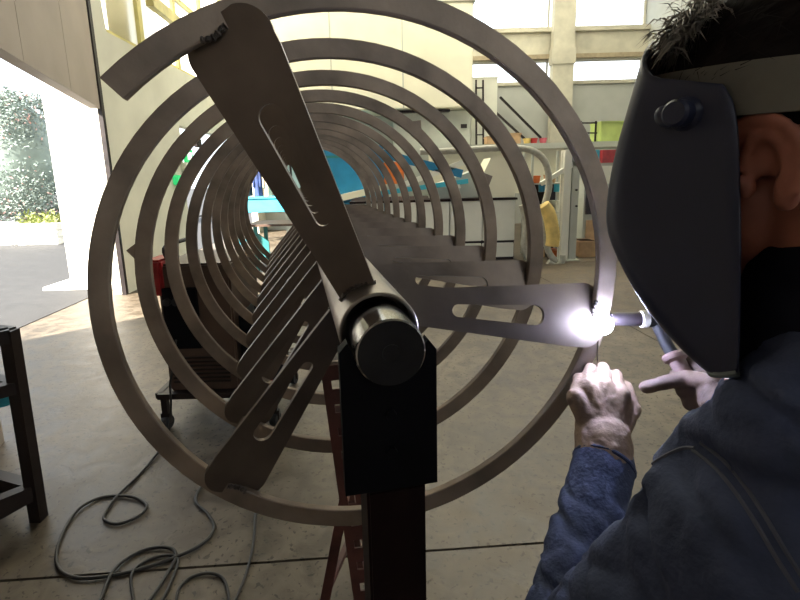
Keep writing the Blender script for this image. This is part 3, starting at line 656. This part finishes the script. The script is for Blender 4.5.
# sign and lamp on the pale left wall
def onwall(x, y, X=-3.09):
    d = ray(x, y); return Vector((0, 0, EYE))+d*(X/d.x)
q = onwall(187, 156)
es = thing('exit_sign', 'small green framed exit sign on the pale left wall, red lamp above', 'sign', q)
SGR = mat('exit_green', (.02, .4, .12), .4, emit=(.05, .8, .25), estr=.6); SWH = mat('exit_white', (.8, .85, .8), .4, emit=(.9, 1, .9), estr=.7)
MB().box((q.x, q.y-.14, q.z-.10), (q.x+.04, q.y+.14, q.z+.10), None, .006).build('case', SGR, es)
MB().box((q.x+.035, q.y-.08, q.z-.06), (q.x+.046, q.y+.08, q.z+.06)).build('panel', SWH, es)
MB().ball((q.x+.03, q.y, q.z+.17), .04).build('lamp', mat('red_lamp', (.7, .03, .02), .3, emit=(1, .08, .04), estr=1.5), es, SM)
for i, (xx, yy, lab, mt) in enumerate(((184, 167, 'white junction box on the pale left wall below the exit sign', WHITEP), (176, 180, 'green junction box lowest on the pale left wall', SGR), (196, 143, 'black bracket on the pale left wall above the exit sign', FRAMEB))):
    q = onwall(xx, yy); t = thing('wall_box', lab, 'box', q)
    MB().box((q.x-.01, q.y-.09, q.z-.07), (q.x+.06, q.y+.09, q.z+.07), None, .01).build('body', mt, t, SM)
    MB().box((q.x+.055, q.y-.075, q.z-.055), (q.x+.067, q.y+.075, q.z+.055), None, .003).build('lid', mt, t)

# ================================================================ TREE AND PLANTERS IN THE YARD
LEAF = mat('grey_green_leaves', (.20, .25, .225), .6, 0, .25, 3, c2=(.15, .19, .17)); BARK = mat('bark', (.12, .09, .07), .9, 0, .3, 10, .4)
PINKF = mat('pink_blossom', (.75, .45, .42), .7)
trb = fl(30, 236)
tree = thing('clipped_tree', 'grey green clipped tree with pink blossom behind white planters in the yard', 'tree', (trb.x-.1, trb.y+.4, 0))
cxp = at(5, 160, trb.y+.4); cxr = at(52, 150, trb.y+.4).x; zb_, zt_ = at(10, 222, trb.y+.4).z, at(20, 88, trb.y+.4).z
rx = 1.35; ccx = cxr-rx; ccz = (zb_+zt_)/2; rz_ = (zt_-zb_)/2; ccy = trb.y+.6
rnd = random.Random(5); leaves = MB(); flw = MB()
def sup(u, v, e=.5):
    f = lambda c: math.copysign(abs(c)**e, c)
    return Vector((f(math.cos(v))*f(math.cos(u)), f(math.cos(v))*f(math.sin(u)), f(math.sin(v))))
for i in range(14000):
    u = rnd.uniform(-math.pi, math.pi); v = math.asin(rnd.uniform(-1, 1)); q = sup(u, v)*rnd.uniform(.84, 1.03)
    tap = 1-.12*(q.z); c = Vector((ccx+rx*q.x*tap, ccy+1.1*q.y*tap, ccz+rz_*q.z))
    a = Vector((rnd.gauss(0,1), rnd.gauss(0,1), rnd.gauss(0,1))).normalized(); b = a.orthogonal().normalized(); L1 = rnd.uniform(.035, .06); W1 = .018
    tgt = flw if rnd.random() < .05 else leaves
    tgt.add([c-a*L1, c+b*W1, c+a*L1, c-b*W1], [(0,1,2,3)])
tag(leaves.build('foliage', LEAF, tree), kind='stuff'); tag(flw.build('blossom', PINKF, tree), kind='stuff')
MB().ball((ccx, ccy, ccz), (rx*.93, .98, rz_*.93), None, 20).build('inner_crown', LEAF, tree, SM)
for dx in (-.35, -.1, .15, .4): MB().tube(spline([(ccx+.5, ccy, 0), (ccx+.5+dx*.3, ccy, zb_*.6), (ccx+.5+dx*1.4, ccy, zb_+.3)], 5), [.05]*6+[.035]*5, 8).build('branch', BARK, tree, R(60))
for i, (x0_, x1_) in enumerate(((-34, -3), (-1, 14), (17, 54), (-90, -37))):
    a = fl(x0_, 246); b = fl(x1_, 246); zt2 = at((x0_+x1_)/2, 224, a.y).z
    lab = ('white concrete planter cut by the left frame edge', 'narrow white concrete planter below the clipped tree', 'white concrete planter nearest the sunlit wall pier', 'white concrete planter farthest left in the yard')[i]
    t = thing('planter', lab, 'planter', ((a.x+b.x)/2, a.y+.25, 0), 'white planters in the yard')
    n_ = 3
    for k_ in range(n_):
        MB().box((a.x+.01, a.y+.0, zt2*k_/n_+.006), (b.x-.01, a.y+.5, zt2*(k_+1)/n_), None, .015).build('block', PLASTER, t, SM)
    lv = MB()
    for _ in range(260 if i == 2 else 0):
        c = Vector((rnd.uniform(a.x, b.x), a.y+rnd.uniform(.05, .45), zt2+abs(rnd.gauss(0, .10)))); aa = Vector((rnd.gauss(0,1), rnd.gauss(0,1), rnd.gauss(0,1)+.5)).normalized(); bb = aa.orthogonal().normalized()
        lv.add([c-aa*.06, c+bb*.02, c+aa*.06, c-bb*.02], [(0,1,2,3)])
    if i == 2: tag(lv.build('shrub_leaves', mat('shrub_leaves', (.22, .26, .06), .6, 0, .2, 3), t), kind='stuff')

# ================================================================ THE WELDER
SKIN = mat('skin', (.45, .17, .115), .5, 0, .12, 25, .1); HAIRM = mat('dark_hair', (.010, .006, .005), .7, 0, .3, 60, spec=.2)
GREYH = mat('grey_hair', (.3, .27, .23), .4, 0, .3, 60)
DENIM = mat('navy_denim', (.070, .088, .155), .85, 0, .2, 14, .2, bscale=180, spec=.15); TROU = mat('dark_trousers', (.03, .035, .05), .9, 0, .2, 10)
LEATH = mat('pale_glove_leather', (.42, .30, .22), .75, 0, .2, 18, .3); LEATH2 = mat('brown_glove_leather', (.24, .17, .14), .7, 0, .3, 14, .3)
SHELL = mat('helmet_shell', (.022, .027, .058), .38, 0, .15, 8, .05); BANDM = mat('sweat_band', (.17, .16, .13), .8, 0, .15, 12, .2)
BOOT = mat('boot_leather', (.03, .022, .018), .5, 0, .2, 12); PINKY = mat('pale_ceramic', (.75, .7, .62), .4); THREAD = mat('seam_thread', (.10, .11, .15), .9)
HA = R(30)
Fh = Vector((-math.sin(HA), math.cos(HA), 0)); Lh = Vector((-math.cos(HA), -math.sin(HA), 0)); Up = Vector((0, 0, 1))
HP = R(30); Fd = Fh*math.cos(HP)-Up*math.sin(HP); Ud = Fh*math.sin(HP)+Up*math.cos(HP)
EAR = at(764, 166, .335)
HC = EAR - Lh*.073 + Ud*.022 + Fd*.004
def H(l, f, u): return HC + Lh*l + Fd*f + Ud*u      # left, forward, up in the head's frame
def HM():
    m = Matrix((-Lh, Fd, Ud)).transposed().to_4x4(); m.translation = HC; return m
NB = HC - Up*.20 - Fh*.07
LS = at(765, 545, .30); RS = NB - Lh*.185 - Up*.02
PEL = NB - Fh*.40 - Up*.26 - Lh*.02
LE = at(556, 692, .40); LW = at(604, 462, .615)
RE_ = Vector((.66, .55, .86)); RW = at(752, 432, .56)
bm_ = MB()
hm = HM()
def ell(c, r, M=hm, n=20): bm_.ball(c, r, M, n)
ell((0, -.012, .035), (.076, .098, .085)); ell((0, .035, -.025), (.060, .060, .075)); ell((0, .060, -.075), (.036, .035, .034))
bm_.capsule(H(0, .094, -.005), H(0, .112, -.036), .009, .013, 10)
for sx in (-1, 1):
    ell((sx*.032, .082, .012), (.014, .012, .012)); ell((sx*.016, .092, -.066), (.02, .012, .007)); ell((sx*.034, .085, .03), (.022, .012, .008))
ell((0, .092, -.059), (.024, .012, .006)); ell((0, .09, -.072), (.022, .012, .007))
bm_.capsule(H(0, -.035, -.03), NB+Up*.02, .062, .066, 20)
# ears: rim, inner ridge, lobe, thin back
for sx in (-1, 1):
    def Ep(f, u, o=0): return H(sx*(.071+o), -.004+f, -.022+u)
    rim = [(-.004+.022, -.004), (.020, .016), (.008, .031), (-.010, .033), (-.024, .022), (-.028, .004), (-.023, -.014), (-.012, -.027), (.000, -.034)]
    P = spline([Ep(f, u, .012+.004*(f < -.01)) for f, u in rim], 5); n_ = len(P)
    bm_.tube(P, [.0048-.0010*i/n_ for i in range(n_)], 8)
    bm_.tube(spline([Ep(.010, .004, .006), Ep(-.006, .020, .011), Ep(-.017, .008, .012), Ep(-.014, -.010, .012), Ep(-.002, -.020, .009)], 5), .0042, 8)
    bm_.ball(Ep(-.004, -.028, .009), (.008, .008, .010)); bm_.ball(Ep(.014, -.010, .006), (.006, .006, .009))
    bk = [Ep(f*.95, u*.95, .006) for f, u in rim]
    for i in range(len(bk)-1): bm_.capsule(bk[i], Ep(-.002, 0, -.004), .0032, .006, 8)
# trunk, arms, legs
bm_.capsule(NB-Up*.02, NB.lerp(PEL, .4), .09, .13, 20); bm_.capsule(NB.lerp(PEL, .4), PEL, .13, .13, 20)
bm_.capsule(LS, RS, .05, .05, 16)
for a, e, wv in ((LS, LE, LW), (RS, RE_, RW)):
    bm_.capsule(a, e, .046, .036, 14); bm_.capsule(e, wv, .034, .024, 14)
LFT = PEL+Vector((-.03, .02, 0)); 
feet = []
for sx in (-1, 1):
    hp = PEL - Lh*sx*.09 - Up*.04; kn = Vector((hp.x-.02+.02*sx, hp.y+.05, .48)); an = Vector((kn.x, kn.y-.07, .08))
    feet.append((hp, kn, an)); bm_.capsule(hp, kn, .078, .055, 16); bm_.capsule(kn, an, .055, .038, 16); bm_.capsule(an-Up*.02, an+Fh*.15-Up*.045, .036, .03, 12)
person = remeshed(bm_, 'person', SKIN, .0035, 3)
tag(person, 'welder in navy jacket, dark helmet and leather gloves leaning in at right to weld', 'person')
# eyes under the helmet
for sx in (-1, 1):
    MB().ball(H(sx*.032, .086, .012), .0115).build('eye', mat('eye_white', (.75, .72, .7), .2), person, SM)
# hair
rnd = random.Random(11)
hb = MB().ball((0, -.016, .045), (.083, .103, .086), hm, 24)
hb.ball((0, -.06, .01), (.07, .06, .07), hm, 20)
hair = remeshed(hb, 'hair', HAIRM, .005, 2, person, lambda c, n: .004*noise.noise(c*90))
# carve hairline: keep above ears / behind
bm2 = bmesh.new(); bm2.from_mesh(hair.data); inv = hm.inverted()
kill = [v for v in bm2.verts if (lambda q: q.z < -.01-.25*min(0, q.y+.02) and q.y > -.045 or q.z < .02+.2*max(0, q.y) and q.y > 0 or q.z < -.055)(inv @ v.co)]
bmesh.ops.delete(bm2, geom=kill, context='VERTS'); bm2.to_mesh(hair.data); bm2.free()
st = MB()
for i in range(2600):
    u = rnd.uniform(-math.pi, math.pi); v = math.asin(rnd.uniform(.05, 1)); q = Vector((.083*math.cos(v)*math.cos(u), -.016+.103*math.cos(v)*math.sin(u), .045+.086*math.sin(v)))
    if q.z < .05+.2*max(0, q.y): continue
    nrm_ = (q-Vector((0, -.016, .045))).normalized(); tdir = (Vector((0, -1, -.2))+Vector((rnd.gauss(0, .5), rnd.gauss(0, .4), rnd.gauss(0, .4)))); tdir = (tdir-nrm_*tdir.dot(nrm_)).normalized()
    L1 = rnd.uniform(.012, .03); sd_ = nrm_.cross(tdir)*.0006
    st.add([hm @ (q-sd_), hm @ (q+sd_), hm @ (q+tdir*L1+nrm_*.006)], [(0, 1, 2)])
tag(st.build('hair_strands', HAIRM, hair), kind='stuff')
tf = MB()
for i in range(600):
    t = rnd.random(); q = at(664+50*t+rnd.gauss(0, 6), 48-48*t+rnd.gauss(0, 7), .40-.02*t+rnd.gauss(0, .008)); d1 = (Vector((rnd.gauss(-.35, .5), rnd.gauss(.1, .5), rnd.gauss(-.35, .5)))).normalized()
    sd_ = d1.orthogonal().normalized()*.0008; L1 = rnd.uniform(.010, .024); mid = q+d1*L1*.5+Vector((0, 0, .003))
    tf.add([(q-sd_), (q+sd_), (mid+sd_), (mid-sd_), (q+d1*L1-Vector((0, 0, .003)))], [(0, 1, 2, 3), (3, 2, 4)])
tag(tf.build('grey_forelock', GREYH, hair), kind='stuff')

# helmet shell: side outline taken on the plane of the head's left side
P0 = EAR + Lh*.026
def onside(x, y, off=0):
    d = ray(x, y); o = Vector((0, 0, EYE)); p0 = P0+Lh*off; return o + d*((p0-o).dot(Lh)/d.dot(Lh))
rowpx = [((722, 84), (660, 78), .085, .030), ((733, 104), (650, 104), .098, .036), ((738, 140), (637, 150), .105, .040), ((739, 180), (629, 192), .106, .040), ((740, 220), (630, 226), .106, .040),
         ((740, 262), (645, 268), .104, .036), ((740, 305), (668, 312), .098, .030), ((739, 345), (700, 352), .090, .024), ((738, 372), (722, 374), .082, .018)]
nu = 41; gv = []; 
for ri, (bk, fr, hw, bulge) in enumerate(rowpx):
    pb_ = onside(*bk); pf = onside(*fr); row = []
    sl = 9
    for i in range(sl): row.append(pb_.lerp(pf, i/sl))
    nf = nu-2*sl; dirf = (pf-pb_); dirf = (dirf-Up*dirf.z*.0).normalized()
    for i in range(nf):
        t = i/(nf-1)*math.pi; c, s_ = math.cos(t), math.sin(t)
        e = .62; x = math.copysign(abs(c)**e, c); y = abs(s_)**.75
        row.append(pf - Lh*(hw*(1-x)) + Fh*(bulge*y) - Up*(bulge*y*.35) + Up*((.050, .020, .006)[ri]*min(1, t/1.2) if ri < 3 else 0))
    for i in range(sl): row.append(pf.lerp(pb_, (i+1)/sl) - Lh*2*hw + Up*((.050, .020, .006)[ri] if ri < 3 else 0))
    gv.append(row)
# smooth the rows along the height
cols_ = [spline([gv[r__][c] for r__ in range(len(gv))], 3) for c in range(nu)]
nr = len(cols_[0]); mb = MB()
outv = [cols_[c][r__] for r__ in range(nr) for c in range(nu)]
cen = sum(outv, Vector())/len(outv)
mb.v = outv; mb.f = [(r__*nu+c, r__*nu+c+1, (r__+1)*nu+c+1, (r__+1)*nu+c) for r__ in range(nr-1) for c in range(nu-1)]
helmet = mb.build('welding_helmet', SHELL, person, R(40))
sm_ = helmet.modifiers.new('thickness', 'SOLIDIFY'); sm_.thickness = .0035; sm_.offset = 0
kp = onside(686, 114)
KM = Matrix((Fd, -Lh, Ud)).transposed().to_4x4(); KM.translation = kp
MB().lathe([(0, -.017), (.008, -.017), (.0100, -.015), (.0100, -.006), (.012, -.004), (.0135, .0), (.0135, .003)], KM, 24).build('adjusting_knob', SHELL, helmet, SM)
KM2 = KM.copy(); KM2.translation = onside(667, 117); 
MB().ball((0, -.003, 0), (.007, .007, .009), KM2, 16).build('knob_cap', SHELL, helmet, SM)
# rim bead along the shell's front facet, filter window on the front
wi = []
c0 = nu//2
fwn = MB(); r0_, r1_ = int(nr*.28), int(nr*.52)
pts = [cols_[c][r__]-Fh*.003 for r__ in (r0_, r1_) for c in (c0-6, c0+6)]
fwn.add([pts[0], pts[1], pts[3], pts[2], pts[0]+Fh*.005, pts[1]+Fh*.005, pts[3]+Fh*.005, pts[2]+Fh*.005], [(0,1,2,3),(4,7,6,5),(0,4,5,1),(1,5,6,2),(2,6,7,3),(3,7,4,0)])
fwn.build('filter_window', BLACK, helmet)
MB().tube([cols_[c][nr-1]+Vector((0, 0, -.0005)) for c in range(nu)], .0028, 8).build('edge_trim', mat('edge_trim', (.16, .19, .18), .2), helmet, SM)
# head band: wide strip around the head above the ears
def band(w0, w1, name, cz, tilt, m_, grow=1.0, back=-.016, thick=.003, parent=None):
    n = 64; vs = []; fs = []
    for i in range(n):
        a = 2*math.pi*i/n; f = math.sin(a); hw = (w0+(w1-w0)*max(0, f)**1.5)/2
        x = .088*grow*math.cos(a); y = back+.088*grow*math.sin(a); z = cz+tilt*f
        for (o, k_) in ((0, -1), (0, 1), (thick, 1), (thick, -1)):
            sc_ = 1+o/.09 - .10*abs(k_)*(1 if k_ > 0 else 0)*(hw/.04)
            vs.append(hm @ Vector((x*sc_, back+(y-back)*sc_, z+k_*hw)))
    for i in range(n):
        for j in range(4): fs.append((i*4+j, i*4+(j+1) % 4, ((i+1) % n)*4+(j+1) % 4, ((i+1) % n)*4+j))
    return MB().add(vs, fs).build(name, m_, parent, SM)
band(.044, .052, 'head_band', .034, .055, BANDM, 1.0, parent=helmet)
MB().tube([at(672, 92, .41), at(682, 60, .405), at(698, 22, .395), at(715, -10, .385)], [.009, .0095, .009, .008], 12).build('crown_strap', BANDM, helmet, SM)
MB().bar(H(.088, .045, .045), kp-Lh*.003, .022, .003, Lh).build('side_arm', BLACK, helmet)

# jacket
jk = MB()
CH = NB.lerp(PEL, .25)
jk.capsule(NB-Up*.04-Lh*.02, NB.lerp(PEL, .45), .105, .165, 24); jk.capsule(NB.lerp(PEL, .45), PEL, .175, .165, 24)
jk.capsule(LS-Up*.005, RS-Up*.005, .072, .072, 20)
jk.capsule(LS, LE, .076, .060, 20); jk.capsule(LE, LE.lerp(LW, .55), .058, .050, 20); jk.capsule(LE.lerp(LW, .55), LW, .050, .043, 20)
jk.capsule(RS, RE_, .078, .064, 20); jk.capsule(RE_, RW+(RE_-RW)*.12, .060, .046, 20)
# bunched cloth at the front of the shoulder and collar roll
FS = at(745, 465, .33); FS2 = at(700, 478, .345)
jk.capsule(FS, FS2, .052, .038, 20); jk.capsule(at(790, 420, .30), at(735, 447, .33), .050, .042, 20)
jk.tube(spline([at(700, 452, .335), at(672, 462, .342), at(650, 478, .348), at(636, 502, .352), at(626, 528, .356), at(612, 552, .362)], 5), .0075, 10)
jk.tube(spline([at(735, 408, .37), at(705, 418, .37), at(680, 436, .37), at(662, 458, .37), at(654, 486, .37)], 5), .010, 10)
jk.capsule(at(735, 420, .37), at(668, 476, .365), .02, .016, 12)
cr_ = [NB + Lh*(.080*math.cos(a))+Fh*(.078*math.sin(a)-.01)+Up*(.075-.05*math.sin(a)) for a in [2*math.pi*i/20 for i in range(20)]]
jk.tube(cr_+cr_[:1], .019, 10); jk.tube([p-Up*.03 for p in cr_+cr_[:1]], .022, 10)
def wr(c, n):
    q = Vector((c.x*9, c.y*9, c.z*14)); a = noise.noise(q+Vector((3.1, 0, 0))); b = abs(noise.noise(c*20+Vector((7, 1, 2))))
    g = abs(noise.noise(Vector((c.x*6+c.z*16, c.y*9-c.z*9, c.z*7+c.x*9))))
    f = min(1, max(0, ((c-LW).length-.03)/.05))
    return f*max(-.010, .009*a - .006*(1-min(1, b*5))*.6 - .009*(1-min(1, g*4))**1.5) + .0015*noise.noise(c*60)
jacket = remeshed(jk, 'jacket', DENIM, .006, 8, person, wr)
ng = MB(); ng.capsule(NB-Up*.01, NB.lerp(H(0, -.03, -.05), .48), .086, .079, 24)
remeshed(ng, 'neck_guard', mat('neck_guard_cloth', (.012, .013, .022), .95, 0, .3, 14, spec=.1), .005, 4, person, lambda c, n: .004*noise.noise(c*30))
# seams laid on the cloth
def bvh_of(o):
    dg = bpy.context.evaluated_depsgraph_get(); me = o.data; M = WM(o)
    return BVHTree.FromPolygons([M @ v.co for v in me.vertices], [p.vertices for p in me.polygons])
bv = bvh_of(jacket)
def seam(px, r=.0016, name='seam', lift=.0, m_=THREAD):
    pts = []
    for x, y in [(q.x, q.y) for q in spline([Vector((a, b, 0)) for a, b in px], 8)]:
        d = ray(x, y).normalized(); h = bv.ray_cast(Vector((0, 0, EYE)), d)
        if h[0] is not None and h[3] < .6: pts.append(h[0]+h[1]*lift if h[1].dot(d) < 0 else h[0]-h[1]*lift)
    if len(pts) > 3: MB().tube(pts, r, 6).build(name, m_, jacket, SM)
seam([(693, 450), (715, 468), (735, 492), (755, 522), (775, 556), (798, 592)]); seam([(700, 442), (724, 461), (745, 486), (765, 516), (785, 550), (804, 580)])
seam([(642, 478), (655, 462), (680, 449), (695, 448)])
# cuff of the near sleeve
ax_ = (LW-LE).normalized(); c1 = LW - ax_*.004
rr = [c1 + (ax_.orthogonal().normalized()*math.cos(a)+ax_.cross(ax_.orthogonal().normalized())*math.sin(a))*(.0405) for a in [2*math.pi*i/24 for i in range(24)]]
MB().tube(rr, .0035, 8, False, True).build('cuff', DENIM, jacket, SM)
# trousers and boots
tr_ = MB(); tr_.ball(PEL-Up*.03, (.17, .15, .12), None, 20)
for hp, kn, an in feet: tr_.capsule(hp, kn, .105, .078, 20); tr_.capsule(kn, an+Up*.03, .078, .062, 20)
remeshed(tr_, 'trousers', TROU, .009, 6, person, lambda c, n: .006*noise.noise(c*14))
for hp, kn, an in feet:
    t_ = MB(); t_.capsule(an+Up*.05, an-Up*.01, .050, .05, 16); t_.capsule(an-Up*.03, an+Fh*.16-Up*.04, .048, .040, 16)
    b_o = remeshed(t_, 'boot', BOOT, .007, 4, person)
    zmn = min(v.co.z for v in b_o.data.vertices)
    for v in b_o.data.vertices: v.co.z = max(v.co.z, .001) if zmn < 0 else v.co.z

# left glove: back of the hand to us, fingers closed on the filler rod
gl = MB(); W0 = at(604, 476, .60); W1 = at(603, 440, .635)
gl.capsule(W0, W1, .039, .041, 18)
kn = [at(577, 398, .665), at(589, 389, .670), at(604, 387, .672), at(619, 394, .668)]
for k_ in kn: gl.capsule(W1, k_, .024, .0165, 14)
gl.capsule(at(590, 425, .655), at(615, 425, .655), .022, .022, 14)
grip = at(597, 366, .702)
px1 = [(579, 379, .694), (590, 369, .702), (603, 368, .704), (616, 375, .698)]
px2 = [(590, 384, .716), (595, 381, .722), (601, 381, .722), (607, 384, .716)]
for k_, a, b in zip(kn, px1, px2):
    A_ = at(*a); B_ = at(*b); gl.capsule(k_, A_, .0118, .0100, 12); gl.capsule(A_, B_, .0100, .0092, 12); gl.capsule(B_, B_+Vector((0, -.016, -.012)), .010, .009, 12)
t1 = at(633, 410, .660); t2 = at(626, 388, .690)
gl.capsule(at(618, 432, .640), t1, .017, .0125, 12); gl.capsule(t1, t2, .0125, .011, 12); gl.capsule(t2, at(611, 380, .705), .011, .0095, 12)
glove = remeshed(gl, 'glove', LEATH, .0024, 3, person, lambda c, n: .0015*noise.noise(c*60)+.0008*noise.noise(c*160)); glove['label'] = 'pale leather glove on the left hand'
# right glove on the torch handle
g2 = MB(); H0 = at(674, 356, .675); H1 = at(706, 412, .615)
g2.capsule(at(738, 418, .55), at(722, 398, .590), .034, .030, 16)
hd = (H1-H0).normalized()
for i, t in enumerate((.22, .42, .62, .82)):
    q = H0.lerp(H1, t); k_ = at(716-i*1, 384+i*9, .592)
    w1_ = q + Vector((.012, -.022, .004)); w2_ = q + Vector((-.018, -.006, 0)); w3_ = q+Vector((-.006, .018, -.003))
    if i == 0: w2_ = at(664, 383, .640); w1_ = at(688, 378, .625); w3_ = at(646, 387, .655)
    g2.capsule(at(728, 402, .585), k_, .024, .015, 12); g2.capsule(k_, w1_, .0135, .012, 12); g2.capsule(w1_, w2_, .012, .0108, 12); g2.capsule(w2_, w3_, .0108, .0098, 12)
q = H0.lerp(H1, .12); g2.capsule(at(722, 392, .61), at(704, 372, .645), .015, .0125, 12); g2.capsule(at(704, 372, .645), q+Vector((.012, .012, .004)), .0125, .0105, 12)
glove2 = remeshed(g2, 'glove', LEATH2, .0026, 3, person, lambda c, n: .0014*noise.noise(c*70)); glove2['label'] = 'brown leather glove on the right hand'

# ================================================================ TORCH, ROD, ARC
A0 = at(597, 320, .716); N0 = at(611, 319, .716); N1 = at(640, 319, .712)
tc = thing('welding_torch', 'dark welding torch with white collar held in the right brown glove', 'torch', N0)
def cyl(a, b, r, n=24, r2=None): 
    return MB().tube([a, b], [r, r2 or r], n)
MB().tube([N0, N0.lerp(N1, .1), N0.lerp(N1, .85), N1], [.0098, .0108, .0112, .0112], 24).build('nozzle', mat('grey_ceramic', (.05, .04, .045), .4), tc, SM)
N2 = N1.lerp(N0, -.26); MB().tube([N1, N1.lerp(N2, .1), N1.lerp(N2, .9), N2], [.0125, .014, .014, .0125], 24).build('insulating_collar', PINKY, tc, SM)
N3 = at(663, 319, .709); MB().tube([N2, N2.lerp(N3, .3), N2.lerp(N3, .8), N3], [.0125, .0135, .013, .009], 20).build('torch_head', RUBBER, tc, SM)
MB().tube(spline([N2.lerp(N3, .5), at(661, 332, .700), at(667, 345, .688), H0], 5), .0095, 14).build('neck', RUBBER, tc, SM)
MB().tube([H0-hd*.004, H0, H0+hd*.006, H0+hd*.01, H0+hd*.10, H1+hd*.02], [.016, .0185, .0175, .0125, .0125, .011], 20).build('handle', mat('torch_handle', (.30, .20, .18), .5), tc, SM)
MB().tube(spline([H1+hd*.02, H1+hd*.07+Vector((.02, 0, -.03)), Vector((.52, .62, .7)), Vector((.62, .75, .3)), Vector((.75, .9, .02)), Vector((1.2, 1.6, .012)), Vector((2.2, 2.4, .012))], 8), .009, 10).build('torch_cable', RUBBER, tc, R(60))
MB().tube([N0+(N0-N1).normalized()*.010, N0], [.0006, .0012], 8).build('tungsten_tip', CHROME, tc)
rd = thing('filler_rod', 'thin bright filler rod held upright in the pale left glove', 'rod', grip)
MB().tube([at(598, 327, .715), grip, at(596, 405, .735), at(592, 470, .80)], .0012, 8).build('wire', mat('bright_wire', (.7, .65, .6), .25, 1), rd, SM)
ARC = bpy.data.materials.new('arc_glow'); ARC.use_nodes = True; nt = ARC.node_tree; pb__ = nt.nodes['Principled BSDF']
pb__.inputs['Emission Color'].default_value = (.62, .68, 1, 1); pb__.inputs['Emission Strength'].default_value = 200; pb__.inputs['Base Color'].default_value = (1, 1, 1, 1)
a_ = MB().ball(A0+Vector((-.002, -.022, 0)), .0165, None, 24).build('welding_arc', ARC, None, SM)
tag(a_, 'blinding blue white welding arc between the torch nozzle and the right hand spoke', 'arc')
